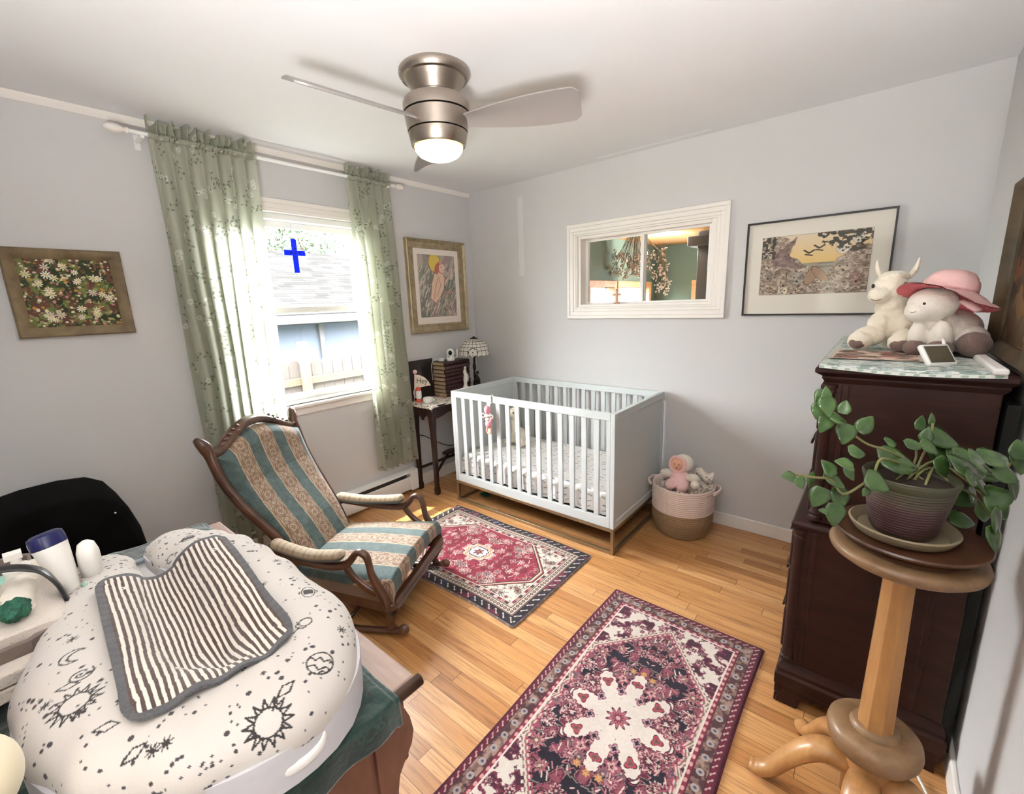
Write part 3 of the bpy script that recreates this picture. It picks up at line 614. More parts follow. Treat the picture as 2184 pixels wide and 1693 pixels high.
# plush toy standing in the crib
PCR = pm('cream_plush', '#ece3d0', .95, nz=.04, sheen=.3, bump=.5, bsc=160); PWH = pm('white_plush', '#efe8dc', .95, nz=.04, sheen=.3, bump=.5, bsc=160); PBR = pm('brown_plush', '#7a645c', .95, nz=.12, sc=60, sheen=.3, bump=.5, bsc=160)
EYE = pm('black_eye', '#0c0a09', .12, nz=0)
px0, py0 = .745, -.33
t = thing('plush_llama', 'cream long-necked plush animal sitting inside the crib', 'plush toy', (px0, py0, .39))
blob('body', [((px0, py0, .46), (.07, .06, .075)), ((px0-.01, py0-.02, .56), (.038, .036, .10)), ((px0-.01, py0-.035, .655), (.042, .055, .042)), ((px0+.065, py0-.05, .42), (.045, .04, .028)), ((px0-.055, py0-.06, .42), (.03, .05, .028))], PCR, t, .007, 6, .002)
m = M(); m.ell((px0-.035, py0-.005, .71), (.012, .008, .035), (0, -.3, 0)); m.ell((px0+.02, py0-.005, .71), (.012, .008, .035), (0, .3, 0)); m.build('ears', PCR, t, True)
m = M(); m.ell((px0-.032, py0-.075, .665), .006); m.ell((px0+.018, py0-.075, .665), .006); m.build('eyes', EYE, t, True)
# toy hanging from the front rail
PNK = pm('pink_plush', '#e89aa6', .85, nz=.05, sheen=.2); PPK = pm('pale_pink_plush', '#f2c9c6', .85, nz=.05, sheen=.2)
hxp = .868
t = thing('hanging_toy', 'pink and white dangling toy clipped over the front crib rail', 'toy', (hxp, -.80, .60))
m = M(); m.tube([(hxp, -.752, .86), (hxp, -.752, .884), (hxp, -.783, .884), (hxp, -.783, .82)], .004, 8); m.box((hxp-.012, -.786, .83), (hxp+.012, -.780, .886)); m.build('strap', pm('white_ribbon', '#f3efe9', .7), t)
m = M(); m.ell((hxp, -.812, .79), (.024, .024, .032)); m.build('head', PNK, t, True); m = M(); m.ell((hxp, -.81, .748), (.028, .022, .014)); m.ell((hxp, -.81, .722), (.022, .02, .012)); m.build('collar', PWH, t, True)
m = M(); m.ell((hxp+.004, -.81, .69), (.026, .022, .032)); m.ell((hxp+.03, -.812, .72), (.012, .012, .026), (0, .5, 0)); m.build('belly', PNK, t, True)
for dx, c in ((-.042, PPK), (.036, PPK)): m = M(); m.tube([(hxp+dx+.014*math.cos(a), -.812, .745+.014*math.sin(a)) for a in [i*math.pi/8 for i in range(16)]], .004, 8, closed=True); m.build('ring', c, t, True)
m = M(); m.tube([(hxp+.004+.02*math.cos(a), -.812, .645+.024*math.sin(a)) for a in [i*math.pi/8 for i in range(16)]], .006, 8, closed=True); m.build('teething_ring', pm('peach_ring', '#e9a994', .5), t, True)
tag(M().ell((.60, -.60, .012), (.05, .03, .012)).build('green_slipper', pm('green_felt', '#1f5a38', .9), smooth=True), 'small dark green soft object on the floor under the crib', 'toy')
# ================================================================ BASKET
bx, by = 2.02, -.215
bk = thing('storage_basket', 'round rope basket, cream above and brown below, beside the crib', 'basket', (bx, by, 0))
def ropew(z0, z1, rf): return [(rf(z)+.0032*abs(math.sin((z/.0125)*math.pi))-.0, z) for z in np.arange(z0, z1+.0001, .0021)]
rf = lambda z: .150+.035*min(1, (z/.10))**.6+.004*(z/.33)
s = NT('basket_rope'); v = s.co('Object'); x = s.n('SeparateXYZ'); s.l(v, x.inputs[0]); s.set(Base_Color=s.mix(s.m_('GREATER_THAN', x.outputs[2], .168), s.mix(s.noise(v, 70, 2), rgb('#8a6f52'), rgb('#a88a69')), s.mix(s.noise(v, 70, 2), rgb('#e3cfc4'), rgb('#f2e2d8'))), Roughness=.9); ROPE = s.m
pr = [(0, .002), (.14, .002)]+ropew(.006, .325, rf); pr += [(pr[-1][0]-.004, .33), (pr[-1][0]-.011, .325), (.17, .12), (.13, .02), (0, .02)]
M().lathe(pr, (bx, by, 0), 64).build('basket_body', ROPE, bk, 60)
for ang in (math.pi*1.02, math.pi*.06):
    c = Vector((bx+.185*math.cos(ang), by+.185*math.sin(ang), .305)); tn = Vector((-math.sin(ang), math.cos(ang), 0)); o_ = Vector((math.cos(ang), math.sin(ang), 0)); m = M()
    for k in range(2): m.tube([c+tn*.07+Vector((0, 0, .004-k*.011)), c+tn*.05+o_*.022+Vector((0, 0, .012-k*.011)), c+o_*.036+Vector((0, 0, .016-k*.011)), c-tn*.05+o_*.022+Vector((0, 0, .012-k*.011)), c-tn*.07+Vector((0, 0, .004-k*.011))], .006, 8, sub=4)
    m.build('handle', ROPE, bk, True)
# blanket in the basket
U, V = raster(.5, .5, .006); u = (U-.25); v_ = (V-.25); r_ = np.hypot(u, v_); Z = .30+.045*(fbm(U, V, 14, 2)-.5)*2+.02*np.cos(r_*30); pf = np.minimum(1, .155/np.maximum(r_, 1e-6)); C = np.empty(U.shape+(3,)); C[:] = hx('#e8dcd0'); n = fbm(U, V, 28, 8); put(C, np.abs(n-.5) < .018, '#6e5c4c'); put(C, (n > .70), '#b59a84')
gobj('stuffed_blanket', np.stack([bx+u*pf, by+v_*pf, Z], -1), C, vc('blanket_cloth', .9), None, solid=.004); tag(bpy.data.objects['stuffed_blanket'], 'crumpled cream blanket with thin brown twig print filling the basket', 'blanket')
U, V = raster(.12, .15, .003); C = np.empty(U.shape+(3,)); C[:] = hx('#efe6da'); n = fbm(U+3, V, 30, 8); put(C, np.abs(n-.5) < .02, '#6e5c4c')
gobj('burp_cloth', np.stack([bx+.055+U, by+.06-.05*U/.12+.012*np.sin(V*50), .31+V*.72+.012*np.sin(U*60)], -1), C, vc('burp_cloth_cloth', .9), None, solid=.004); tag(bpy.data.objects['burp_cloth'], 'twig-printed cloth sticking up from the right side of the basket', 'cloth')
dx0, dy0 = bx-.01, by-.03; dl = thing('rag_doll', 'soft pink baby doll with a bonnet lying in the rope basket', 'doll', (dx0, dy0, .31))
blob('body', [((dx0+.005, dy0-.02, .375), (.062, .055, .055)), ((dx0-.03, dy0-.075, .345), (.036, .06, .034)), ((dx0+.04, dy0-.075, .345), (.036, .06, .034))], PPK, dl, .006, 5)
hd_ = blob('hood', [((dx0+.01, dy0+.01, .465), (.066, .06, .058))], PWH, dl, .006, 3)
for p, r in (((dx0-.075, dy0-.03, .395), (.045, .03, .026)), ((dx0+.085, dy0-.03, .395), (.045, .03, .026)), ((dx0+.11, dy0-.06, .365), (.028, .026, .026))): m = M(); m.ell(p, r); m.build('arm', PWH, dl, True)
m = M(); m.ell((dx0-.008, dy0-.038, .468), (.04, .026, .042), (.15, 0, 0)); m.build('face', pm('doll_skin', '#f0bfa2', .8), hd_, True)
m = M(); m.tube([(dx0-.008+.046*math.cos(a), dy0-.042+.004*math.sin(3*a), .47+.05*math.sin(a)) for a in [i*math.pi/10 for i in range(20)]], .012, 8, closed=True); m.build('bonnet_frill', PPK, hd_, True)
m = M(); m.ell((dx0-.022, dy0-.062, .476), (.004, .003, .0035)); m.ell((dx0+.006, dy0-.062, .476), (.004, .003, .0035)); m.ell((dx0-.008, dy0-.062, .452), (.006, .003, .002)); m.build('eyes_and_mouth', pm('doll_ink', '#5a2e28', .5), hd_, True)
# ================================================================ RUGS
def flower(C, A, B, cx, cy, r, cols, k=8, ph=0.):
    w_ = np.hypot(A-cx, B-cy) < r*1.5
    if not w_.any(): return
    x = A[w_]-cx; y = B[w_]-cy; d = np.hypot(x, y); th = np.arctan2(y, x); rad = r*(.78+.22*np.cos(k*th+ph)); c = C[w_]
    put(c, d < rad*1.12, cols[0]); put(c, d < rad*.92, cols[1]); put(c, d < rad*.55, cols[2]); put(c, d < rad*.25, cols[3]); C[w_] = c
def rugnoise(C, U, V, seed, k=.05):
    C *= .90; C += (fbm(U, V, 140, seed, 2)[..., None]-.5)*k+(fbm(U, V, 8, seed+9)[..., None]-.5)*.05
RUGM = vc('rug_wool', .95, sheen=.15, bump=.5, bsc=600)
def rug1():
    W_, D_ = 1.17, .755; U, V = raster(W_, D_, .0017); C = np.empty(U.shape+(3,)); a = np.abs(U-W_/2); b = np.abs(V-D_/2); e_ = np.minimum(W_/2-a, D_/2-b); ln = np.where(W_/2-a < D_/2-b, V, U)
    C[:] = hx('#96283f')
    n = fbm(a, b, 26, 4); put(C, n > .62, '#7c2034')
    rr = random.Random(12)
    for _ in range(46): flower(C, a, b, rr.uniform(0, .46), rr.uniform(0, .25), rr.uniform(.012, .03), rr.choice([('#5d2b33', '#d8a79c', '#8b2a3f', '#f0ddd0'), ('#e6c9b6', '#58474e', '#a8888c', '#2f2630'), ('#402630', '#c98787', '#6b2030', '#e8d4c4'), ('#f2e6da', '#9a3648', '#f2e6da', '#3a2830')]), rr.choice([4, 6, 8]))
    for _ in range(70):
        cx, cy, an = rr.uniform(0, .46), rr.uniform(0, .25), rr.uniform(0, 3.1); L_ = rr.uniform(.006, .016); put(C, dseg(a, b, (cx-L_*math.cos(an), cy-L_*math.sin(an)), (cx+L_*math.cos(an), cy+L_*math.sin(an))) < .0022, rr.choice(['#efe0d4', '#3a2330', '#d59a90', '#b97f80']))
    # corner spandrels
    hexd = np.maximum(a*.95+b*1.0-.455, a-.425)
    sp = hexd > 0; put(C, sp, '#ecdfd2'); rr = random.Random(2)
    for _ in range(30):
        cx, cy = rr.uniform(.2, .46), rr.uniform(.08, .26)
        if cx*.95+cy > .48: flower(C, a, b, cx, cy, rr.uniform(.010, .024), rr.choice([('#3b2a2e', '#b4907e', '#5f2f38', '#2a2024'), ('#6b5a58', '#e2d2c4', '#54363c', '#a0706a')]), 6)
    for _ in range(60):
        cx, cy, an = rr.uniform(.12, .47), rr.uniform(.03, .27), rr.choice([0, .6, 1.57, 2.4]); L_ = rr.uniform(.006, .016)
        if cx*.95+cy > .475: put(C, dseg(a, b, (cx-L_*math.cos(an), cy-L_*math.sin(an)), (cx+L_*math.cos(an), cy+L_*math.sin(an))) < .0022, rr.choice(['#4a3638', '#8a7670', '#7c3a44']))
    for o_, c in ((.0, '#3a2426'), (.010, '#e6cdb6'), (.019, '#b5574e'), (.026, '#40302c')): put(C, np.abs(hexd-o_) < .0045, c)
    hm = np.maximum(a*.9+b*.6, b*1.25); # centre medallion
    for lim, c in ((.095, '#efe2d4'), (.086, '#d88f62'), (.073, '#efe2d4'), (.066, '#3a2426'), (.058, '#f4ece2')): put(C, hm+.004*np.sign(np.sin(b*180)) < lim, c)
    flower(C, a, b, 0, 0, .032, ('#4a3034', '#a4505a', '#3a2426', '#c9a08e'), 6)
    # borders from inside out
    put(C, e_ < .128, '#efe2d6'); put(C, e_ < .124, '#2e2226')
    sq = np.sign(np.sin(ln*2*math.pi/.052)) ; seg_ = np.floor(ln/.026).astype(int) % 4
    band = (e_ < .121) & (e_ > .106); put(C, band & (seg_ == 0), '#e6cdbc'); put(C, band & (seg_ == 1), '#8a3446'); put(C, band & (seg_ == 2), '#c98578'); put(C, band & (seg_ == 3), '#4c3a42')
    put(C, e_ < .104, '#e9ddd0'); put(C, e_ < .101, '#3a2a2c')
    q = (ln/.0235) % 1-.5; w_ = (e_-.080)/.0235; band = (e_ < .100) & (e_ > .060); put(C, band, '#d9c8b6'); put(C, band & (np.hypot(q, w_) < .40), '#332628'); put(C, band & (np.hypot(q, w_) < .2), '#c3a89a'); put(C, band & (np.abs(np.abs(w_)-.75) < .07), '#3a2a2c')
    put(C, e_ < .060, '#9a7c74'); put(C, e_ < .057, '#262028'); n2 = fbm(ln, e_*0+.3, 9, 6); band = (e_ < .052) & (e_ > .016); q = (ln/.05) % 1; sm = (e_-.034)/.012-np.sin(q*6.28)*.9
    put(C, band & (np.abs(sm) < .38) & (q > .2) & (q < .8), '#d9cdc4'); put(C, (e_ < .055) & (e_ > .012) & (fbm(U, V, 11, 30) > .68) & (np.abs(sm) > .6), '#34365c'); put(C, (e_ < .055) & (e_ > .012) & (fbm(U, V, 10, 40) > .64) & (np.abs(sm) > .6), '#7c2a44')
    put(C, e_ < .008, '#b7a196'); put(C, (e_ < .008) & (np.sin(ln*900) > .2), '#4a3a3c')
    rugnoise(C, U, V, 3); rc = .03; ex = np.maximum(0, a-(W_/2-rc)); ey = np.maximum(0, b-(D_/2-rc)); dd = np.hypot(ex, ey); k = np.where(dd > rc, rc/np.maximum(dd, 1e-6), 1)
    x = .545+W_/2+np.sign(U-W_/2)*(np.minimum(a, W_/2-rc)+ex*k); y = -1.605+D_/2+np.sign(V-D_/2)*(np.minimum(b, D_/2-rc)+ey*k); y = y+.006*np.sin(U*9); z = .009+.0015*fbm(U, V, 12, 5)-np.where(e_ < .004, .008, 0)
    return gobj('rug', np.stack([x, y, z], -1), C, RUGM)
tag(rug1(), 'small red patterned rug with dark border and rounded corners in front of the crib', 'rug', 'persian rugs on the oak floor')
def rug2():
    W_, D_ = .70, 1.36; U, V = raster(W_, D_, .0019); C = np.empty(U.shape+(3,)); a = np.abs(U-W_/2); b = np.abs(V-D_/2-.0); e_ = np.minimum(W_/2-a, D_/2-b); ln = np.where(W_/2-a < D_/2-b, V, U)
    C[:] = hx('#241c2c'); rr = random.Random(31)
    pal = [('#6b2c40', '#c08a90', '#7c3048', '#e6c9bc'), ('#3c2030', '#a45c6c', '#d8b0a8', '#5f2438'), ('#7c3a4c', '#8e6a70', '#5c4650', '#c9a4a0'), ('#d9c2b8', '#8c4454', '#3a2030', '#d9c2b8'), ('#8c4454', '#b88084', '#6c5048', '#e8cdb8')]
    n = fbm(a, b, 30, 14); put(C, n > .57, '#6b2c40'); put(C, n > .66, '#94505e'); put(C, np.abs(n-.57) < .012, '#c79a98')
    for _ in range(60): flower(C, a, b, rr.uniform(0, .24), rr.uniform(0, .56), rr.uniform(.016, .036), rr.choice(pal), rr.choice([5, 8, 10]), rr.uniform(0, 3))
    for _ in range(170):
        cx, cy, an = rr.uniform(0, .25), rr.uniform(0, .56), rr.uniform(0, 3.1); L_ = rr.uniform(.005, .015); put(C, dseg(a, b, (cx-L_*math.cos(an), cy-L_*math.sin(an)), (cx+L_*math.cos(an), cy+L_*math.sin(an))) < .0022, rr.choice(['#d9b4ac', '#1c1826', '#c98a90', '#b26070', '#e9d8cc', '#8a8078']))
    # star medallion
    r_ = np.hypot(a, b*.82); th = np.arctan2(b*.82, a); star = .075+.120*np.abs(np.cos(4*th))**1.5
    zig = .006*np.sign(np.sin(r_*260)); m_ = r_ < star+zig
    put(C, r_ < star+zig+.009, '#9c4455'); put(C, r_ < star+zig+.004, '#2a1c28'); put(C, m_, '#ece0d6')
    for an in (0., math.pi/4, math.pi/2): flower(C, a, b, .145*math.cos(an), .145/.82*math.sin(an), .022, ('#5d2b3a', '#c04a5c', '#6c6458', '#8c3044'), 3)
    for an in (math.pi/8, 3*math.pi/8): flower(C, a, b, .10*math.cos(an), .10/.82*math.sin(an), .019, ('#8c4454', '#c79aa4', '#241c2c', '#241c2c'), 4)
    flower(C, a, b, 0, 0, .042, ('#5d2b3a', '#b86a74', '#7c3048', '#d8b0a8'), 10)
    for cx, cy in ((.0, .24), (.04, .23)): flower(C, a, b, cx, cy, .014, ('#b07a4c', '#d9a468', '#c08a54', '#e0c090'), 6)
    # outline of field and corner spandrels
    hexd = np.maximum(a*1.0-.235, (b-.40)*.62+a*.72-.075)+.005*np.sign(np.sin((a-b)*190)); notch = .014*np.maximum(0, 1-np.abs(((b+.06) % .2)-.1)/.03); hd = hexd+notch*(a > .18)
    put(C, hd > 0, '#e9ddd2'); rr = random.Random(8); spn = (hd > .012); n = fbm(a, b, 34, 22); put(C, spn & (n > .52), '#7c3048'); put(C, spn & (n > .60), '#4c2436'); put(C, spn & (np.abs(n-.5) < .014), '#5d3a40')
    for _ in range(26):
        cx, cy = rr.uniform(0, .24), rr.uniform(.42, .60)
        if (cy-.40)*.62+cx*.72-.075 > .02: flower(C, a, b, cx, cy, rr.uniform(.010, .020), rr.choice(pal[:4]), 6)
    for o_, c in ((0, '#b8586a'), (.007, '#e4cfc4'), (.013, '#8a7468'), (.019, '#e4d6ca')): put(C, np.abs(hd-o_) < .0036, c)
    put(C, e_ < .100, '#efe4da'); put(C, e_ < .095, '#8c3346')
    q = (ln/.030) % 1-.5; w_ = (e_-.088)/.02; put(C, (e_ < .094) & (e_ > .080) & (np.hypot(q, w_) < .28), '#e0a8a4')
    put(C, e_ < .080, '#5d2030'); put(C, e_ < .077, '#86685f'); n = fbm(U, V, 55, 41); band = (e_ < .077) & (e_ > .036); put(C, band & (n > .56), '#54363a'); put(C, band & (n < .40), '#a98c80')
    q = (ln/.058) % 1-.5; w_ = (e_-.057)/.058; rr_ = np.hypot(q, w_); put(C, band & (rr_ < .22), '#b9a79c'); put(C, band & (rr_ < .14), '#8b98a6'); put(C, band & (rr_ < .07), '#5f3038')
    put(C, e_ < .036, '#33202a'); put(C, e_ < .033, '#6b1f34'); q = (ln/.028) % 1; sm = (e_-.024)/.008-np.sin(q*6.28)*.7; put(C, (e_ < .032) & (e_ > .016) & (np.abs(sm) < .4) & (q > .15) & (q < .85), '#c9a6a4'); put(C, e_ < .013, '#4f1c2c'); put(C, e_ < .006, '#6b2c40')
    rugnoise(C, U, V, 7); x = 1.962+U+.004*np.sin(V*5); y = -1.055-D_+V; z = .010+.0015*fbm(U, V, 12, 5)-np.where(e_ < .004, .009, 0)
    return gobj('rug', np.stack([x, y, z], -1), C, RUGM)
tag(rug2(), 'larger dark red patterned rug with white star medallion in the foreground', 'rug', 'persian rugs on the oak floor')
# ================================================================ PICTURES
def mitre(m, rect, prof, to3):
    """rect (u0,u1,v0,v1) outer edge; prof list (inset, height)"""
    u0, u1, v0, v1 = rect
    m.rings([[Vector(to3(u, v, h)) for d, h in prof for u, v in ((cu+su*d, cv+sv*d),)] for cu, cv, su, sv in ((u0, v0, 1, 1), (u1, v0, -1, 1), (u1, v1, -1, -1), (u0, v1, 1, -1))], closed=True); return m
def art(name, rect, to3, h, C, mat, parent):
    u0, u1, v0, v1 = rect; nu, nv = C.shape[:2]; uu, vv = np.meshgrid(np.linspace(u0, u1, nu), np.linspace(v0, v1, nv), indexing='ij'); p = np.vectorize(lambda a, b: to3(a, b, h))(uu, vv)
    return gobj(name, np.stack(p, -1), C, mat, parent)
PAINTM = vc('canvas_paint', .6, bump=.35, bsc=300); PAPER = vc('print_paper', .7)
leftw = lambda u, v, h: (h, u, v); farw = lambda u, v, h: (u, -h, v); rightw = lambda u, v, h: (XR-h, u, v)
# daisies painting
r_ = (-2.845, -2.4485, 1.4286, 1.8143); t = thing('flower_painting', 'small oil painting of white daisies in a weathered brown frame on the left wall', 'painting', (0, -2.647, 1.4286))
mitre(M(), r_, [(0, 0), (0, .022), (.006, .03), (.022, .026), (.036, .016), (.044, .012), (.044, 0)], leftw).build('frame', wood('weathered_frame', '#5f4f34', '#8a7656', (14, 14, 14), .6), t, 30)
U, V = raster(r_[1]-r_[0]-.08, r_[3]-r_[2]-.08, .0011); C = np.empty(U.shape+(3,)); C[:] = hx('#4a4a2c'); n1 = fbm(U, V, 26, 1); n2 = fbm(U, V, 30, 5); n3 = fbm(U, V, 70, 9)
put(C, n1 > .55, '#5d3a30'); put(C, n2 > .58, '#6f7440'); put(C, (n1 < .42), '#2e3620'); put(C, n3 > .68, '#8d9a5c'); put(C, (n3 < .3), '#7c5644'); put(C, fbm(U, V, 40, 15) > .68, '#6b4436')
rr = random.Random(3)
for _ in range(240):
    cx, cy = rr.uniform(0, U.max()), rr.uniform(0, V.max()); q = rr.uniform(.003, .007); w_ = win(U, V, cx, cy, .01)
    if w_: c_ = C[w_]; put(c_, np.hypot(U[w_]-cx, (V[w_]-cy)*rr.uniform(.8, 1.6)) < q, rr.choice(['#c9b79c', '#a98c6c', '#b98a7c', '#8a6a4c', '#d9cfae', '#3a5a2a', '#c08a3c', '#e0d8b8'])); C[w_] = c_
for _ in range(26):
    cx, cy, q = rr.uniform(.01, U.max()-.01), rr.uniform(.01, V.max()-.01), rr.uniform(.012, .019); w_ = win(U, V, cx, cy, .025)
    if w_:
        c_ = C[w_]; x, y = U[w_]-cx, V[w_]-cy; th = np.arctan2(y, x); d = np.hypot(x, y); k = rr.choice([7, 8, 9]); put(c_, d < q*np.abs(np.cos(k*th/2+rr.random()))**.9, rr.choice(['#ece6c8', '#e4dfb8', '#f2efe0', '#d9cfc0'])); put(c_, d < q*.22, '#c9b060'); C[w_] = c_
art('canvas', (r_[0]+.04, r_[1]-.04, r_[2]+.04, r_[3]-.04), leftw, .01, C, PAINTM, t)
# figure drawing
r_ = (-.7383, -.1073, 1.2867, 2.0248); t = thing('figure_drawing', 'pastel drawing of a winged figure in a wide silver-gold frame beside the window', 'picture', (0, -.42, 1.2867))
GOLD = wood('antique_gold', '#8a7a60', '#b8a888', (20, 20, 20), .42); GOLD.node_tree.nodes['Principled BSDF'].inputs['Metallic'].default_value = .45
mitre(M(), r_, [(0, 0), (0, .030), (.008, .036), (.020, .028), (.024, .020), (.050, .018), (.054, .024), (.066, .022), (.070, .008), (.070, 0)], leftw).build('frame', GOLD, t, 30)
q = .07; art('mat_board', (r_[0]+q, r_[1]-q, r_[2]+q, r_[3]-q), leftw, .006, np.tile(hx('#eee5dc'), (2, 2, 1)), PAPER, t)
q = .115; A_ = (r_[0]+q, r_[1]-q, r_[2]+q+.01, r_[3]-q); U, V = raster(A_[1]-A_[0], A_[3]-A_[2], .0016); C = np.empty(U.shape+(3,)); wd, ht_ = A_[1]-A_[0], A_[3]-A_[2]
C[:] = hx('#9a9488'); rr = random.Random(9)
for k, (cl, sd) in enumerate((('#8a9080', 2), ('#a8928c', 4), ('#b5a8a0', 6), ('#7f8276', 8))): put(C, fbm(U*1.2-V*.5, V*.4+U*.3, 13, sd) > .56, cl)
for _ in range(210):
    cx, cy = rr.uniform(0, wd), rr.uniform(0, ht_*.78); L_ = rr.uniform(.02, .06); an = rr.uniform(.9, 1.25); 
    put(C, dseg(U, V, (cx, cy), (cx+L_*math.cos(an), cy+L_*math.sin(an))) < rr.uniform(.0012, .0042), rr.choice(['#d8ccc4', '#e4dcd4', '#c9bcb4', '#6f6a60', '#8f9a86', '#a5665f', '#d9c2b0', '#e8e2da', '#7c7068']))
g = lambda pts: [(a*wd, b*ht_) for a, b in pts]
S_ = g([(.42, .70), (.34, .55), (.28, .30), (.42, .22), (.52, .30), (.66, .45), (.70, .62), (.66, .70), (.52, .74)]); put(C, inpoly(U, V, S_), '#e3c6ae'); put(C, dpoly(U, V, S_, True) < .0022, '#9c5a4c')
put(C, dpoly(U, V, g([(.52, .66), (.58, .52), (.46, .34)])) < .0022, '#a9654f'); put(C, dpoly(U, V, g([(.50, .62), (.42, .45), (.38, .30)])) < .0022, '#a9654f')
put(C, np.hypot((U-.44*wd), (V-.88*ht_)*.8) < .062, '#d9c060'); put(C, np.abs(np.hypot((U-.44*wd), (V-.88*ht_)*.8)-.062) < .002, '#6f6a50')
S_ = g([(.42, .74), (.46, .84), (.56, .90), (.62, .86), (.56, .78), (.50, .68)]); put(C, inpoly(U, V, S_), '#b9705c'); put(C, np.hypot((U-.64*wd)*1.1, (V-.79*ht_)) < .040, '#e6c4b4'); put(C, np.abs(np.hypot((U-.64*wd)*1.1, (V-.79*ht_))-.040) < .0016, '#a5665f'); put(C, np.hypot(U-.62*wd, V-.815*ht_) < .005, '#43485a'); put(C, np.hypot(U-.61*wd, V-.88*ht_) < .016, '#d99a8c')
for s0 in (.0,): put(C, dpoly(U, V, g([(.66, .75), (.78, .80), (.86, .70)])) < .003, '#8f8478')
art('drawing', A_, leftw, .008, C, PAPER, t)
# wildlife print
r_ = (2.2484, 2.9116, 1.384, 1.9024); t = thing('wildlife_print', 'glazed print of forest animals at sunset in a thin black frame', 'picture', (2.58, 0, 1.384))
mitre(M(), r_, [(0, 0), (0, .02), (.009, .02), (.009, 0)], farw).build('frame', pm('black_frame', '#1a1412', .35), t, 30)
q = .008; art('mat_board', (r_[0]+q, r_[1]-q, r_[2]+q, r_[3]-q), farw, .006, np.tile(hx('#e4ded2'), (2, 2, 1)), PAPER, t)
A_ = (r_[0]+.082, r_[1]-.085, r_[2]+.115, r_[3]-.085); U, V = raster(A_[1]-A_[0], A_[3]-A_[2], .0011); wd, ht_ = U.max(), V.max(); C = np.empty(U.shape+(3,)); x, y = U/wd, V/ht_
sky = np.clip((y-.5)/.5, 0, 1)[..., None]; C[:] = hx('#e2c07a')*(1-sky)+hx('#dfcdb4')*sky
lake = y < .52; put(C, lake, '#a59c90'); put(C, lake & (fbm(x, y*6, 6, 2) > .55), '#8a8278'); n = fbm(x, y, 9, 7); n2 = fbm(x, y, 26, 17)
lump = np.maximum.reduce([.34-np.hypot((x-.04)*.85, y-.35)*.9, .16-(y-.18)*.6+.05*np.sin(x*19), (.20-np.hypot((x-.14)*1.0, y-.80)*1.0), (.24-np.hypot((x-.98)*.9, (y-.5)*.75))])
body = lump+.12*(n-.5) > 0.02; C[body] = (hx('#a39282')+(n2[..., None]-.5)*.55)[body]; C[body & (fbm(x, y, 60, 30) > .66)] = hx('#5a4a42'); C[body & (fbm(x, y, 45, 33) > .72)] = hx('#d8ccb8')
ear = inpoly(x, y, [(.10, .70), (.22, .80), (.34, .98), (.32, .84), (.26, .74), (.30, .60), (.41, .46), (.39, .42), (.28, .46), (.12, .5)]); C[ear] = (hx('#85706a')+(n2[..., None]-.5)*.3)[ear]
for (a, b, c, d, e_, f) in ((.50, .30, .055, .16, .25, '#a88c74'), (.58, .32, .05, .16, -.5, '#a88c74')):
    X_, Y_ = (x-a)*math.cos(e_)-(y-b)*math.sin(e_), (x-a)*math.sin(e_)+(y-b)*math.cos(e_); m_ = (X_/c)**2+(Y_/d)**2 < 1; put(C, m_, f); put(C, m_ & ((X_/c)**2+(Y_/d)**2 > .8), '#6a5648')
for (a, b, s_, c) in ((.37, .27, .11, '#9c9488'), (.24, .2, .10, '#a89a84'), (.08, .33, .09, '#a09084'), (.24, .06, .075, '#c9bca8'), (.78, .42, .12, '#ab9a8a'), (.66, .12, .09, '#b5a898'), (.90, .22, .10, '#a08476'), (.76, .72, .09, '#cfc6b8'), (.88, .86, .08, '#b8b0a0')):   # animal faces
    d = np.hypot((x-a)*1.5, y-b)/s_; put(C, d < 1, c); C[(d < 1) & (n2 > .56)] *= .78; C[(d < 1) & (n2 < .40)] *= 1.12; put(C, (d < 1) & (d > .95), '#7a6a5c')
    for sg in (-1, 1): de = np.hypot((x-a-sg*s_*.26)*1.5, y-b-s_*.15)/s_; put(C, de < .20, '#b5a894'); put(C, de < .12, '#3a3028'); put(C, inpoly(x, y, [(a+sg*s_*.25, b+s_*.8), (a+sg*s_*.6, b+s_*1.25), (a+sg*s_*.6, b+s_*.5)]), c)
    put(C, np.hypot((x-a)*1.5, y-b+s_*.45)/s_ < .16, '#2e2622')
tree_ = ((np.hypot((x-.78)*.9, (y-.92)*.9) < .22+.2*(n-.5)) & (n2 > .42)) | ((x < .14) & (y > .62) & (fbm(x*2, y, 22, 50) > .5)); put(C, tree_, '#4a463c')
for (a, b) in ((.46, .68), (.55, .75)): put(C, dpoly(x, y, [(a-.045, b+.05), (a, b), (a+.02, b+.02), (a+.045, b+.045)]) < .011, '#4a4236'); put(C, dpoly(x, y, [(a-.03, b-.02), (a+.03, b-.04)]) < .010, '#4a4236')
put(C, (np.minimum(np.minimum(x*wd, (1-x)*wd), np.minimum(y*ht_, (1-y)*ht_)) < .0014), '#8a8074')
art('print', A_, farw, .008, C, PAPER, t); M().add([(r_[0]+.009, -.0145, r_[2]+.009), (r_[1]-.009, -.0145, r_[2]+.009), (r_[1]-.009, -.0145, r_[3]-.009), (r_[0]+.009, -.0145, r_[3]-.009)], [(0, 1, 2, 3)]).build('glass_sheet', glass('picture_glass', f0=1.4), t, None)
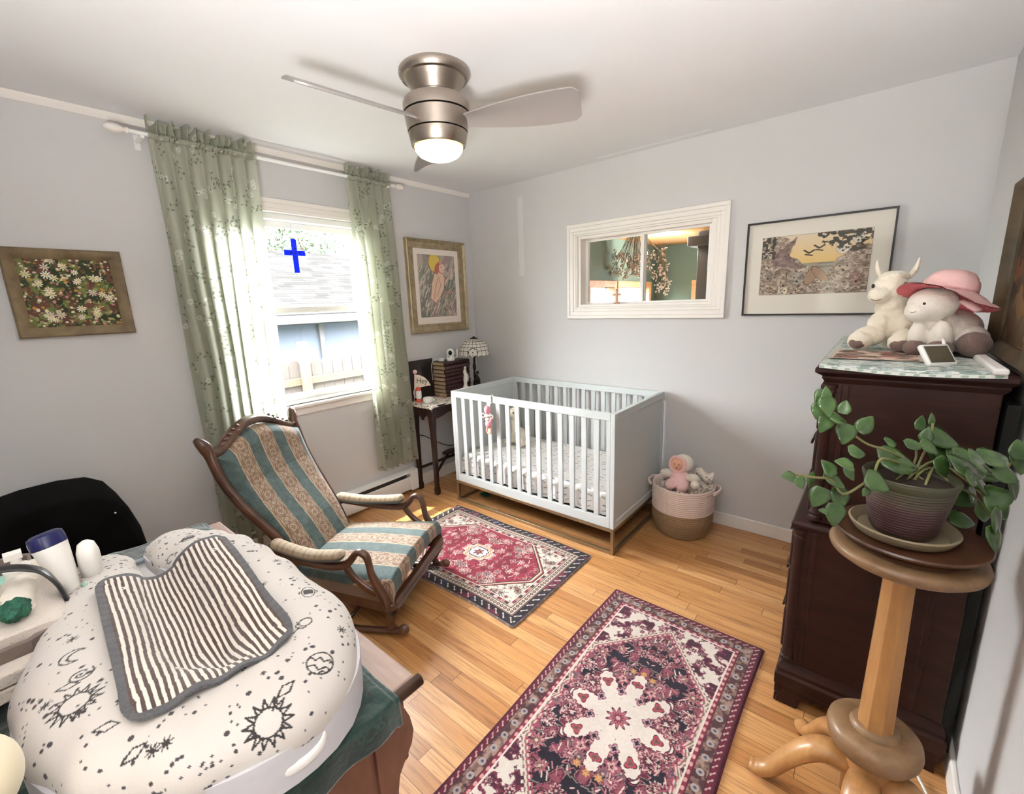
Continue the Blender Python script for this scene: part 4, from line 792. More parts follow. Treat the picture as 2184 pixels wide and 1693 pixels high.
# ================================================================ CORNER CONSOLE TABLE
DW = wood('dark_walnut', '#1e0f0b', '#3a201a', (8, 8, 30), .32, .3)
tb = thing('console_table', 'narrow dark carved console table in the corner behind the crib', 'table', (.17, -.45, 0))
pts = []
for k in range(40):
    y = -.83+.76*k/39; pts.append((.30+.014*math.sin(k/39*math.pi*4), y))
pts = [(.03, -.83), (.12, -.838), (.2, -.828), (.27, -.838)]+pts[1:]+[(.03, -.07)]
m = M(); m.prism(pts, .02, Matrix.Translation((0, 0, .728))); m.build('tabletop', DW, tb, 30, bevel=.004)
for (a, b) in (((.05, -.80), 1), ((.26, -.80), 1), ((.05, -.11), -1), ((.26, -.11), -1)):
    m = M(); x, y = a; m.rings([[Vector((x+sx*r, y+sy*r, z)) for sx, sy in ((-1, -1), (1, -1), (1, 1), (-1, 1))] for r, z in ((.017, 0), (.020, .04), (.015, .07), (.018, .5), (.024, .66), (.026, .73))]); m.build('leg', DW, tb, 30, bevel=.003)
ap = lambda L_: [(0, .728)]+[(L_*k/24, .665-.035*abs(math.cos(k/24*math.pi*2))-(.018 if k in (11, 12, 13) else 0)) for k in range(25)]+[(L_, .728)]
m = M(); m.prism([(p, q) for p, q in ap(.21)], .014, Matrix(((1, 0, 0, .05), (0, 0, -1, -.80), (0, 1, 0, 0), (0, 0, 0, 1)))); m.build('apron', DW, tb, 30, bevel=.002)
m = M(); m.prism([(p, q) for p, q in ap(.69)], .014, Matrix(((0, 0, 1, .262), (1, 0, 0, -.80), (0, 1, 0, 0), (0, 0, 0, 1)))); m.build('apron', DW, tb, 30, bevel=.002)
for (a, b) in (((.05, -.80, .18), (.05, -.11, .18)), ((.26, -.80, .18), (.05, -.46, .23)), ((.26, -.11, .18), (.05, -.46, .23))):
    M().tube([a, b], .014, 4, flat=(1, 1)).build('stretcher', DW, tb, 30)
M().ell((.06, -.46, .235), (.035, .09, .02)).build('shelf_block', DW, tb, True)
# cloth on the console
U, V = raster(.34, .70, .005); C = np.empty(U.shape+(3,)); C[:] = hx('#efe8df'); n = fbm(U, V, 22, 12); put(C, np.abs(n-.5) < .016, '#8a6a5c'); put(C, n > .69, '#c48a80'); put(C, (n < .31), '#8c9a7c')
x = .045+U*.78; y = -.845+V; ov = np.maximum(0, x-.292); ovy = np.maximum(0, -.815-y); dr = np.where((ov > 0) | (ovy > 0), ov+ovy, 0); xx = np.minimum(x, .292)+ov*.25; yy = np.maximum(y, -.815)-ovy*.2
sc_ = dr > 0; xx2 = xx+np.where(V < .12, .02, 0)*0; Z = .7505+.0008*fbm(U, V, 20, 1)-dr*.9; C_ = gobj('table_runner', np.stack([xx2+np.where(dr > 0, .016, 0), yy-np.where(ovy > 0, .02, 0), Z], -1), C, vc('runner_cloth', .9)); tag(C_, 'white floral cloth covering the dark console table in the corner', 'cloth')
# books
BROWN = [pm('book_leather%d' % i, c, .5, nz=.15, sc=30) for i, c in enumerate(('#3e2420', '#45292a', '#38201c'))]; PAGE = pm('book_pages', '#b59d7c', .85, nz=.12, sc=200); GB = pm('gilt_band', '#55403a', .5, .1)
hb = .0326; rr = random.Random(1); pos_ = ['bottom book', 'second book from the bottom', 'third book from the bottom', 'fourth book from the bottom', 'middle book', 'fourth book from the top', 'third book from the top', 'second book from the top', 'top book, right under the white camera']
for k in range(9):
    z = .7525+k*hb; x0, x1, y0, y1 = .02+rr.uniform(-.003, .003), .172+rr.uniform(-.005, .005), -.555+rr.uniform(-.006, .006), -.27; 
    bkx = thing('book', 'brown leather-bound book, %s of the stack in the corner' % pos_[k], 'book', (x0, y0, z), 'stacked brown leather-bound books')
    m = M(); m.box((x0, y0, z), (x1-.004, y1, z+.003)); m.box((x0, y0, z+hb-.0035), (x1-.004, y1, z+hb-.0005)); m.rings([[Vector((x1-.006+.011*math.cos(a)*(1 if i == 0 else 1), y0 if i == 0 else y1, z+hb/2+(hb/2-.0005)*math.sin(a))) for a in np.linspace(-1.57, 1.57, 9)] for i in (0, 1)]); cv_ = m.build('cover', BROWN[k % 3], bkx, 30)
    M().box((x0+.002, y0+.005, z+.003), (x1-.006, y1-.005, z+hb-.0035)).build('pages', PAGE, bkx, None)
    m = M()
    for q in (.12, .3, .5, .7, .88):
        yy = y0+(y1-y0)*q; m.rings([[Vector((x1-.006+.0122*math.cos(a), yy+d, z+hb/2+(hb/2)*math.sin(a))) for a in np.linspace(-1.5, 1.5, 7)] for d in (-.003, .003)], cap=False)
    m.build('spine_bands', GB, cv_, 30)
# baby camera on the books
zc = .7525+9*hb; cxx, cyy = .125, -.44
bc = thing('baby_camera', 'small white rounded baby camera on top of the book stack', 'camera', (cxx, cyy, zc)); GW = pm('gloss_white', '#f4f3f0', .25, nz=0); GBK = pm('gloss_black', '#0c0c0e', .15, nz=0)
M().lathe([(0, 0), (.03, 0), (.035, .008), (.033, .03), (.025, .04), (0, .042)], (cxx, cyy, zc), 28).build('camera_base', GW, bc); m = M(); m.ell((cxx, cyy, zc+.062), (.036, .034, .04), None, 24, 16); m.build('camera_head', GW, bc, True)
m = M(); m.ell((cxx+.022, cyy-.022, zc+.068), (.016, .016, .02), (0, 0, .78)); m.build('lens', GBK, bc, True); m = M(); m.ell((cxx+.012, cyy-.030, zc+.034), .005); m.build('button', GBK, bc, True)
m = M(); m.tube([(cxx+.036, cyy+.02, zc+.02), (cxx+.05, cyy+.03, zc+.03), (cxx+.05, cyy+.03, zc+.095)], .006, 8); m.build('antenna', GW, bc, True)
tag(M().box((.07, -.535, zc+.001), (.105, -.495, zc+.028)).build('white_plug', GW, bevel=.003), 'small white power plug lying beside the baby camera', 'plug')
cp = M(); cp.tube([(.07, -.515, zc+.012), (.045, -.56, zc+.012), (.03, -.575, zc-.04), (.028, -.572, .9), (.02, -.57, .77)], .003, 6, sub=5); tag(cp.build('white_cable', GW, smooth=True), 'thin white cable hanging down beside the book stack', 'cable')
cp = M(); cp.tube([(.02, -.86, .48), (.03, -.72, .44), (.035, -.6, .36), (.035, -.45, .28), (.08, -.35, .27), (.05, -.3, .2), (.12, -.4, .19), (.06, -.5, .25)], .004, 6, sub=5); tag(cp.build('black_cable', GBK, smooth=True), 'black cable hanging along the wall behind the console table', 'cable')
# dark board, pennant, bottle, bowl, white figurine
tag(M().box((.018, -.80, .752), (.030, -.56, 1.075)).build('slate_board', pm('dark_board', '#241a18', .5), bevel=.002), 'dark flat board leaning on the wall behind the pennant', 'board')
pn = thing('pennant', 'cream felt pennant reading Hey on a pink stick', 'pennant', (.06, -.80, .752)); Tp = Matrix.Translation((.085, -.80, .752)) @ Matrix.Rotation(math.radians(20), 4, 'Z') @ Matrix.Rotation(math.radians(90), 4, 'X')
m = M(); m.tube([(-.022, .0, 0), (.004, .235, 0)], .0035, 8, T=Tp); m.build('stick', PPK, pn, True); m = M(); m.ell((.005, .245, 0), .017, T=Tp); m.build('pompom', PPK, pn, True)
m = M(); m.prism([(0, .222), (.04, .221), (.085, .205), (.12, .175), (.14, .14), (.10, .135), (.03, .118), (-.006, .10)], .003, Tp); ff_ = m.build('felt_flag', pm('cream_felt', '#efe4d4', .9), pn, 30)
tx = bpy.data.curves.new('hey', 'FONT'); tx.body = 'Hey'; tx.size = .062; tx.extrude = .0006; tx.shear = .15; to = bpy.data.objects.new('tmp', tx); COL.objects.link(to); bpy.context.view_layer.update()
me = bpy.data.meshes.new_from_object(to.evaluated_get(bpy.context.evaluated_depsgraph_get())); bpy.data.objects.remove(to); me.name = 'lettering'; me.transform(Tp @ Matrix.Translation((.012, .155, .0042))); finish(me, 'lettering', pm('grey_ink', '#5a5a5c', .7), ff_, None)
RD = pm('coral_red', '#d2553f', .45)
bt = thing('snow_bottle', 'small coral red and white lantern-shaped bottle on the console table', 'bottle', (.11, -.795, .752)); M().lathe([(0, 0), (.024, 0), (.025, .012), (.020, .03), (.020, .032), (0, .032)], (.11, -.795, .752), 20).build('bottle_foot', RD, bt); M().lathe([(0, .03), (.021, .032), (.024, .05), (.024, .085), (.021, .095), (0, .096)], (.11, -.795, .752), 20).build('bottle_body', GW, bt); M().lathe([(0, .094), (.022, .096), (.022, .108), (.012, .122), (.004, .126), (0, .13)], (.11, -.795, .752), 20).build('bottle_cap', RD, bt)
m = M(); m.tube([(.088, -.80, .785), (.075, -.81, .80), (.072, -.81, .84), (.085, -.80, .852)], .0035, 8, sub=3); m.build('bottle_handle', GW, bt, True)
bw = thing('white_bowl', 'small round white ceramic pot on the console table', 'bowl', (.185, -.765, .752)); M().lathe([(0, 0), (.034, 0), (.040, .008), (.040, .038), (.037, .042), (.034, .038), (.034, .01), (0, .01)], (.185, -.765, .752), 28).build('bowl_body', GW, bw); m = M(); m.tube([(.224, -.75, .765), (.24, -.745, .775), (.224, -.75, .785)], .004, 8, sub=3); m.build('bowl_handle', GW, bw, True)
sx, sy = .245, -.40; fg = thing('white_figurine', 'slender white figurine standing between the books and the lamp', 'figurine', (sx, sy, .752)); blob('figure', [((sx, sy, .80), (.024, .024, .055)), ((sx, sy, .88), (.017, .016, .055)), ((sx, sy, .95), (.014, .014, .03)), ((sx+.004, sy, .985), (.012, .012, .015)), ((sx, sy+.02, .90), (.02, .012, .04))], pm('plaster', '#e6e0d8', .7), fg, .004, 3)
# stained glass table lamp
lx, ly = .262, -.29; lp = thing('stained_glass_lamp', 'table lamp with a domed white leaded glass shade and dark figural base', 'lamp', (lx, ly, .752)); BZ = pm('dark_bronze', '#261b16', .4, .5, nz=.2, sc=40)
M().lathe([(0, 0), (.06, 0), (.062, .012), (.045, .022), (.03, .04), (.022, .05), (0, .052)], (lx, ly, .752), 28).build('lamp_foot', BZ, lp)
blob('lamp_figure', [((lx-.004, ly, .83), (.022, .022, .05)), ((lx+.016, ly-.005, .88), (.018, .016, .04)), ((lx+.03, ly-.008, .935), (.014, .014, .016)), ((lx+.035, ly, .85), (.014, .012, .05)), ((lx-.012, ly, .91), (.010, .010, .06)), ((lx+.01, ly-.01, .90), (.03, .008, .008)), ((lx-.01, ly, .98), (.016, .014, .04)), ((lx-.008, ly, 1.03), (.010, .010, .05))], BZ, lp, .004, 3, .002, 90)
nu, nv = 260, 90; A_, T_ = np.meshgrid(np.linspace(0, 2*math.pi, nu), np.linspace(0, 1, nv), indexing='ij'); th = .24+T_*1.38; rad = .132*np.sin(th)**.95; scal = np.where(T_ > .93, .010*np.abs(np.sin(A_*8)), 0); zz = 1.095+.128*np.cos(th)*1.0-.0-scal
C = np.empty(A_.shape+(3,)); C[:] = hx('#e9e4dc'); C += (fbm(A_*3, T_*3, 3, 4)[..., None]-.5)*.08; rw = np.array([0, .12, .27, .43, .60, .78, 1.0]); 
for q in rw: put(C, np.abs(T_-q) < .013, '#2a2420')
ca = A_*20/(2*math.pi); put(C, np.abs(ca-np.round(ca)) < .045/np.maximum(.35, np.sin(th)), '#2a2420')
for k in range(4):
    c0_ = k*math.pi/2-.9; X_ = (A_-c0_+math.pi) % (2*math.pi)-math.pi; Y_ = (T_-.84)*1.5; d = np.hypot(X_, Y_); an = np.arctan2(Y_, X_); put(C, d < .30, '#f2eee6'); put(C, np.abs(d-.28*np.abs(np.cos(an*3))) < .022, '#2a2420'); put(C, d < .04, '#2a2420'); put(C, np.abs(d-.30) < .02, '#2a2420')
shd = gobj('lamp_shade', np.stack([lx+rad*np.cos(A_), ly+rad*np.sin(A_), zz], -1), C, vc('leaded_glass', .25, trans=.25), lp); M().lathe([(0, 1.222), (.034, 1.220), (.034, 1.226), (.012, 1.232), (.006, 1.24), (0, 1.242)], (lx, ly, 0), 24).build('finial', BZ, shd)
M().tube([(lx, ly, 1.05), (lx, ly, 1.225)], .006, 8).build('lamp_stem', BZ, lp)
# ================================================================ ROCKING CHAIR (local axes: +x seat front, +y far side, z up)
CHO = Vector((1.21, -1.72, 0)); Fv = Vector((.8924, .4512, 0)); Lv = Vector((-.4512, .8924, 0))
TC = Matrix(((Fv.x, Lv.x, 0, CHO.x), (Fv.y, Lv.y, 0, CHO.y), (0, 0, 1, 0), (0, 0, 0, 1)))
MAH = wood('carved_mahogany', '#3c2418', '#694632', (10, 10, 10), .32, .35)
ch = thing('rocking_chair', 'antique carved rocking chair with blue and tan striped upholstery by the window', 'rocking chair', CHO)
CM = lambda: M(TC)
def stripes(U, V, shift=0.):
    """woven stripes: U across the stripes, V along (metres)"""
    C = np.empty(U.shape+(3,)); P_ = .165; q = ((U+shift)/P_) % 1; C[:] = hx('#4b5c5b'); n = fbm(U, V, 40, 3); C += (n[..., None]-.5)*.10
    tan = q > .46; xx = (q-.73)/.27; vv = (V/.088) % 1-.5; C[tan] = hx('#a3907c'); r_ = np.hypot(xx*.42, vv); th = np.arctan2(vv, xx*.42)
    br = hx('#745842')
    put(C, tan & (np.abs(np.abs(xx)-.86-.05*np.sin(V*160)) < .05), br); put(C, tan & (np.abs(np.abs(xx)-.62-.12*np.cos(vv*6.28)) < .06), '#806450')
    put(C, tan & (r_ < .33) & (r_ > .285), br); put(C, tan & (r_ < .26+.03*np.cos(4*th)) & (r_ > .19), '#806450'); put(C, tan & (r_ < .12) & (np.abs(np.cos(2*th)) > .4), br); put(C, tan & (np.abs(np.hypot(xx*.42, np.abs(vv)-.5)-.14) < .03), '#806450')
    put(C, (np.abs(q-.46) < .018) | (np.abs(q-.995) < .012), '#b39c82'); C += (fbm(U, V, 200, 13, 1)[..., None]-.5)*.07; return C
UPH = vc('striped_upholstery', .75, sheen=.25, bump=.25, bsc=700)
def toW(X, Y, Z): return np.stack([CHO.x+Fv.x*X+Lv.x*Y, CHO.y+Fv.y*X+Lv.y*Y, Z+0*X], -1)
zk = np.array([.24, .34, .44, .52, .60, .70, .78, .86, .92, .985]); tk = np.array([-.535, -.585, -.645, -.705, -.765, -.825, -.858, -.882, -.898, -.905]); wk = np.array([.185, .200, .218, .236, .254, .268, .274, .272, .268, .262])
bt_ = lambda z: np.interp(z, zk, tk); bw_ = lambda z: np.interp(z, zk, wk)
crest = lambda sn: .845+.085*np.cos(np.clip(sn, -1, 1)*math.pi*.5)**1.3-.018*np.cos(sn*math.pi*2)*0
U, V = np.meshgrid(np.linspace(-1, 1, 230), np.linspace(0, 1, 330), indexing='ij')
zt_ = crest(U); Z = .245+(zt_-.245)*V; Wd = bw_(Z); edge = np.clip(np.minimum((1-np.abs(U))*Wd, np.minimum(V*.7, (1-V)*(zt_-.245)))/.05, 0, 1); puff = .010+.045*np.sqrt(1-(1-edge)**2)
S_ = U*Wd; T_ = bt_(Z)+puff*.95; C = stripes(S_, Z*1.06, .275)
gobj('backrest_cushion', toW(T_, S_, Z-.1*puff), C, UPH, ch)
m = CM(); m.rings([[Vector((float(bt_(z))-.03, sg*float(bw_(z)), z)) for sg in (-1, 1)]+[Vector((float(bt_(z))+.008, sg*float(bw_(z)), z)) for sg in (1, -1)] for z in np.linspace(.25, .86, 12)]); m.build('back_panel', pm('back_cloth', '#4f6263', .85), ch)
for sg in (-1, 1):      # side stiles of the back ending in flared ears
    m = CM(); pts = [(float(bt_(z))-.004, sg*(float(bw_(z))+.012), z) for z in np.linspace(.22, .86, 14)]+[(-.893, sg*.292, .895), (-.905, sg*.305, .925), (-.925, sg*.312, .945)]
    m.tube(pts, [.018, .018, .019, .019, .019, .019, .019, .019, .019, .019, .019, .020, .021, .022, .023, .020, .010], 12, sub=2, flat=(1.0, 1.25)); m.build('back_stile', MAH, ch, True)
m = CM(); pts = []
for k in range(33):
    sn = -1+2*k/32; z = crest(sn)+.016+.012*math.cos(sn*math.pi*1.0)+(.012 if abs(sn) > .93 else 0); pts.append((float(bt_(z))-.004, sn*.283, z))
m.tube(pts, [.020+.010*math.cos((-1+2*k/32)*1.5) for k in range(33)], 12, flat=(1.25, .8)); crl = m.build('crest_rail', MAH, ch, True)
m = CM(); m.tube([(p[0]+.020, p[1]*.95, p[2]-.008) for p in pts], .006, 8); m.build('crest_bead', MAH, crl, True)
for sg in (-1, 1):      # carved leaf scrolls on the crest
    m = CM()
    for k in range(5):
        a = sg*(.10+.028*k); z = float(crest(a/.283))+.036-.003*k; m.ell((float(bt_(z))+.012, a, z), (.010, .020, .009), (sg*(.9-.25*k), 0, 0))
    m.tube([(-.872, sg*(.12+.014*math.cos(t)*(1-t/9)), .925+.013*math.sin(t)*(1-t/9)) for t in np.linspace(0, 7, 16)], .005, 6); m.build('carving', MAH, crl, True)
# seat
U, V = np.meshgrid(np.linspace(-1.25, 1.25, 240), np.linspace(-.0, 1.18, 260), indexing='ij'); u = np.clip(U, -1, 1); v_ = np.clip(V, 0, 1); ou = np.abs(U)-np.abs(u); ov = V-v_
wid = .215+.065*v_; X = -.575+.545*v_+.020*np.sqrt(np.clip(ov/.06, 0, 1))+.0; Y = u*wid+np.sign(U)*.018*np.sqrt(np.clip(ou/.08, 0, 1))
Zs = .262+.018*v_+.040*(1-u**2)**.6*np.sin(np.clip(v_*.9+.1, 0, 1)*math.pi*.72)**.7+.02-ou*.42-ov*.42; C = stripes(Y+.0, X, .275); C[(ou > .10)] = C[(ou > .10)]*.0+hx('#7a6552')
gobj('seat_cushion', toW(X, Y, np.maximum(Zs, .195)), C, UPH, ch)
m = CM(); 
m.rings([[Vector((x, y*k_, z)) for x, z in ((-.035, .20), (-.008, .20), (.002, .185), (-.006, .172), (.004, .160), (-.004, .146), (-.035, .14))] for y, k_ in ((-.285, 1), (-.15, 1), (0, 1), (.15, 1), (.285, 1))]); m.build('front_rail', MAH, ch, 40, bevel=.002)
for sg in (-1, 1): m = CM(); m.rings([[Vector((t, sg*(w_+d), z)) for d, z in ((-.012, .145), (.012, .145), (.014, .175), (.010, .20), (-.012, .20))] for t, w_ in ((-.60, .215), (-.3, .25), (-.03, .285))]); m.build('side_rail', MAH, ch, 40)
m = CM(); m.box((-.60, -.215, .145), (-.575, .215, .245)); m.build('rear_rail', MAH, ch, bevel=.004)
for sg in (-1, 1):
    y0 = .262; y1 = .298; m = CM()
    m.tube([(-.655, sg*y0, .405), (-.55, sg*(y0+.022), .385), (-.42, sg*(y1+.0), .365), (-.30, sg*(y1+.004), .362), (-.235, sg*y1, .372), (-.20, sg*y1, .40), (-.175, sg*y1, .432), (-.148, sg*y1, .442), (-.122, sg*y1, .425), (-.112, sg*y1, .385), (-.105, sg*y1, .335), (-.085, sg*y1, .285), (-.062, sg*y1, .245), (-.042, sg*y1, .205), (-.035, sg*y1, .165)],
           [.020, .022, .022, .022, .022, .020, .018, .018, .018, .017, .018, .022, .026, .026, .022], 12, sub=4, flat=(.85, 1.1), up=(0, 1, 0)); sna = m.build('swan_neck_arm', MAH, ch, True)
    m = CM(); m.tube([(-.240, sg*y1, .375), (-.222, sg*y1, .350), (-.195, sg*y1, .315), (-.160, sg*y1, .285), (-.125, sg*y1, .262), (-.09, sg*y1, .245)], [.016, .017, .016, .016, .018, .016], 10, sub=3); m.build('arm_scroll', MAH, sna, True)
    m = CM(); m.tube([(-.085, sg*(y1+.012), .30), (-.07, sg*(y1+.016), .27), (-.055, sg*(y1+.014), .235), (-.045, sg*(y1+.008), .205)], [.005, .010, .010, .004], 8, sub=3); m.build('carved_leaf', MAH, sna, True)
    P_ = []; tt = np.linspace(0, 1, 60); aa = np.linspace(0, 2*math.pi, 28, endpoint=False)
    tx_ = -.645+.415*tt; yc = y0+(y1-y0)*np.clip(tt*1.6, 0, 1); zc_ = .425-.022*np.sin(tt*3.14)-.004*tt; rr_ = np.clip(np.minimum(tt, 1-tt)/.06, 0, 1)**.5
    A_, B_ = np.meshgrid(tt, aa, indexing='ij'); X = tx_[:, None]+0*B_; Y = sg*yc[:, None]+.034*np.cos(B_)*rr_[:, None]; Z = zc_[:, None]+.026*np.sin(B_)*rr_[:, None]-.0
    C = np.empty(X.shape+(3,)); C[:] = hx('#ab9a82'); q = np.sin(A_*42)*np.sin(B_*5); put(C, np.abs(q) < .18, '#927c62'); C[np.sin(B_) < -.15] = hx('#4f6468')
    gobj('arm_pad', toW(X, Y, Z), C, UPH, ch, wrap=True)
    rk = lambda t: .016+.20*(t+.34)**2
    m = CM(); pts = [(t, sg*.27, rk(t)) for t in np.linspace(-.86, -.02, 14)]+[(.010, sg*.27, .046)]; m.tube(pts, [.010]+[.016]*13+[.020], 10, flat=(.8, 1.1), up=(0, 1, 0)); m.ell((.012, sg*.27, .046), (.026, .022, .024)); m.build('rocker', MAH, ch, True)
    m = CM(); m.tube([(-.035, sg*.285, .19), (-.030, sg*.288, .15), (-.045, sg*.28, .11), (-.055, sg*.272, .075), (-.05, sg*.27, .045)], [.026, .024, .018, .015, .018], 10, sub=3, flat=(1, 1.2)); m.build('front_leg', MAH, ch, True)
    m = CM(); m.tube([(-.59, sg*.21, .22), (-.62, sg*.225, .15), (-.66, sg*.25, .09), (-.68, sg*.268, .045)], [.022, .02, .018, .017], 10, sub=3); m.build('rear_leg', MAH, ch, True)
m = CM(); m.tube([(-.30, -.26, .028), (-.30, .26, .028)], .010, 8); m.build('stretcher', MAH, ch, True)
# ================================================================ TALL DRESSER on the right
MHD = wood('dark_mahogany', '#22100c', '#3a1d16', (5, 5, 30), .5); MHD.node_tree.nodes['Principled BSDF'].inputs['Specular IOR Level'].default_value = .3; DX0, DX1, DY0, DY1 = 2.785, 3.17, -1.285, -.24
dr = thing('tall_dresser', 'tall dark mahogany dresser with stepped body and bracket feet at the right', 'dresser', ((DX0+DX1)/2, (DY0+DY1)/2, 0))
M().box((DX0, DY0, .75), (DX1, DY1, 1.235)).build('upper_body', MHD, dr, bevel=.004)
M().box((DX0-.035, DY0-.004, .18), (DX1+.01, DY1+.004, .72)).build('lower_body', MHD, dr, bevel=.004)
def mold(m, z0, prof, x0, x1, y0, y1):
    m.rings([[Vector((a, b, z0+z)) for a, b in ((x0-d, y0-d), (x1+min(d, .02), y0-d), (x1+min(d, .02), y1+d), (x0-d, y1+d))] for d, z in prof]); return m
mold(M(), 0, [(.0, 1.228), (.006, 1.235), (.012, 1.245), (.010, 1.25), (.022, 1.258), (.030, 1.264), (.030, 1.276), (.022, 1.284)], DX0, DX1, DY0, DY1).build('top_board', MHD, dr, 30, bevel=.002)
mold(M(), 0, [(.0, .715), (.012, .72), (.016, .732), (.010, .742), (-.03, .755)], DX0-.035, DX1+.01, DY0, DY1).build('waist_moulding', MHD, dr, 30, bevel=.002)
mold(M(), 0, [(.014, .075), (.018, .085), (.018, .125), (.012, .135), (.014, .15), (.006, .165), (.0, .185)], DX0-.035, DX1+.01, DY0, DY1).build('base_moulding', MHD, dr, 30, bevel=.002)
# side panel stiles and corner columns
for (x, z0, z1, r_) in ((DX0+.012, .76, 1.225, .017), (DX0-.022, .19, .71, .019)):
    for y in (DY0+.004, DY1-.004):
        m = M(); m.lathe([(0, z0), (r_+.004, z0), (r_+.004, z0+.012), (r_, z0+.018), (r_+.003, z0+.026), (r_-.001, z0+.034), (r_-.001, z1-.034), (r_+.003, z1-.026), (r_, z1-.018), (r_+.004, z1-.012), (r_+.004, z1), (0, z1)], (x, y, 0), 16); m.build('corner_column', MHD, dr, 30)
    M().box((x+.03, DY0-.008, z0), (x+.05, DY0+.01, z1)).build('side_stile', MHD, dr, bevel=.004)
M().box((DX1-.07, DY0-.007, .19), (DX1-.055, DY0+.01, .71)).build('side_stile', MHD, dr, bevel=.003)
foot = [(0, .08), (.0, .045), (.012, .03), (.005, .0), (.075, 0), (.078, .02), (.085, .045), (.105, .055), (.118, .045), (.135, .062), (.17, .066), (.18, .08)]
for (T_) in (Matrix(((1, 0, 0, DX0-.05), (0, 0, -1, DY0+.01), (0, 1, 0, 0), (0, 0, 0, 1))), Matrix(((-1, 0, 0, DX1+.02), (0, 0, -1, DY0+.01), (0, 1, 0, 0), (0, 0, 0, 1))), Matrix(((0, 0, -1, DX0-.028), (1, 0, 0, DY0-.016), (0, 1, 0, 0), (0, 0, 0, 1))), Matrix(((0, 0, -1, DX0-.028), (-1, 0, 0, DY1+.016), (0, 1, 0, 0), (0, 0, 0, 1)))):
    m = M(); m.prism(foot, .022, T_); m.build('bracket_foot', MHD, dr, 30, bevel=.003)
for x, y in ((DX1-.03, DY1-.05),): M().box((x-.04, y-.04, 0), (x+.03, y+.04, .08)).build('bracket_foot', MHD, dr, bevel=.004)
BRP = pm('aged_brass', '#3a2c1c', .4, .7)
for (x, za, zb_) in ((DX0, .765, .90), (DX0, .91, 1.05), (DX0, 1.06, 1.215), (DX0-.035, .20, .36), (DX0-.035, .37, .53), (DX0-.035, .54, .70)):
    d_ = M(); d_.box((x-.016, DY0+.045, za), (x+.01, DY1-.045, zb_)); do = d_.build('drawer', MHD, dr, bevel=.006)
    for y in (DY0+.25, DY1-.25):
        m = M(); zc_ = (za+zb_)/2; m.tube([(x-.016, y-.045, zc_+.006), (x-.030, y-.045, zc_+.004), (x-.036, y-.03, zc_-.018), (x-.036, y+.03, zc_-.018), (x-.030, y+.045, zc_+.004), (x-.016, y+.045, zc_+.006)], .004, 8, sub=3); m.box((x-.020, y-.06, zc_-.01), (x-.0155, y+.06, zc_+.022)); m.build('drawer_pull', BRP, do, True)
M().box((DX1+.012, DY0+.01, .08), (DX1+.038, DY1, 1.20)).build('back_panel', pm('gap_shade_black', '#0b0908', .8), dr)  # black slab, shade of the gap by the wall put into its colour
# runner on the dresser
ZT = 1.2855
U, V = raster(.40, 1.12, .003); C = np.empty(U.shape+(3,)); C[:] = hx('#c9ccc4'); n = fbm(U*1.5, V*5, 40, 3)
g1 = (np.floor(U/.05).astype(int) % 2 == 0); g2 = (np.floor(V/.07).astype(int) % 2 == 0); C[g1] = hx('#aeb8b0'); C[g2 & ~g1] = hx('#bcc6c2'); C[g1 & g2] = hx('#8fa09a'); put(C, (n > .60), '#dfe0da'); put(C, (n < .36), '#7c8c86'); e_ = np.minimum(np.minimum(U, .40-U), np.minimum(V, 1.12-V)); put(C, (e_ < .016), '#d8dbd2'); put(C, (e_ < .016) & (np.sin(V*200)*np.sin(U*200) > .2), '#9fb0a6')
x = 2.765+U; y = -1.335+V-.02*np.sin(U*7); ov = np.maximum(0, (DY0-.032)-y); o = gobj('plaid_runner', np.stack([x, y+ov*.7, ZT+.003+.0025*fbm(U, V, 14, 4)-ov*.5+.001*np.sin(V*30)*np.sin(U*20)], -1), C, vc('runner_weave', .95, bump=.3, bsc=500)); tag(o, 'pale green and grey plaid woven runner on top of the tall dresser', 'cloth')
U, V = raster(.24, .27, .0022); C = np.empty(U.shape+(3,)); C[:] = hx('#b59c8c'); n = fbm(U, V*1.6, 26, 6); put(C, n > .56, '#6b5a4c'); put(C, n < .42, '#d9c2b4'); put(C, np.abs(n-.5) < .015, '#5a4a42'); n2 = fbm(U, V, 20, 16); put(C, n2 > .66, '#a8746c'); e_ = np.minimum(np.minimum(U, .24-U), np.minimum(V, .27-V)); put(C, e_ < .012, '#cdbfb2')
o = gobj('floral_mat', np.stack([2.775+U+V*.02, -1.17+V, ZT+.0065+.002*fbm(U, V, 16, 5)], -1), C, vc('mat_weave', .95)); tag(o, 'small brown and pink floral mat lying on the plaid runner', 'cloth')
# ---- plush lamb sitting (left)
ax, ay, az = 2.925, -.80, ZT+.006
t = thing('plush_lamb', 'cream plush lamb with upright ears sitting on the dresser, no hat', 'plush toy', (ax, ay, az))
blob('body', [((ax+.015, ay+.03, az+.075), (.072, .07, .078)), ((ax+.005, ay+.02, az+.14), (.055, .05, .06)), ((ax-.012, ay-.005, az+.222), (.054, .056, .052)), ((ax-.040, ay-.040, az+.198), (.036, .042, .030)), ((ax-.005, ay+.0, az+.17), (.045, .042, .045)),
              ((ax-.055, ay-.055, az+.05), (.05, .04, .036)), ((ax-.078, ay-.085, az+.036), (.040, .036, .034)), ((ax+.045, ay-.065, az+.045), (.036, .06, .036)), ((ax+.035, ay-.105, az+.034), (.036, .036, .033)), ((ax-.03, ay-.02, az+.10), (.034, .05, .03), (.9, .4, 0)), ((ax+.04, ay-.01, az+.10), (.03, .05, .028), (.9, 0, 0))], PCR, t, .0045, 5, .003, 70)
blob('wool_cap', [((ax-.005, ay-.002, az+.262), (.042, .044, .022)), ((ax-.025, ay-.02, az+.256), (.026, .026, .017))], PCR, t, .004, 3, .004, 110)
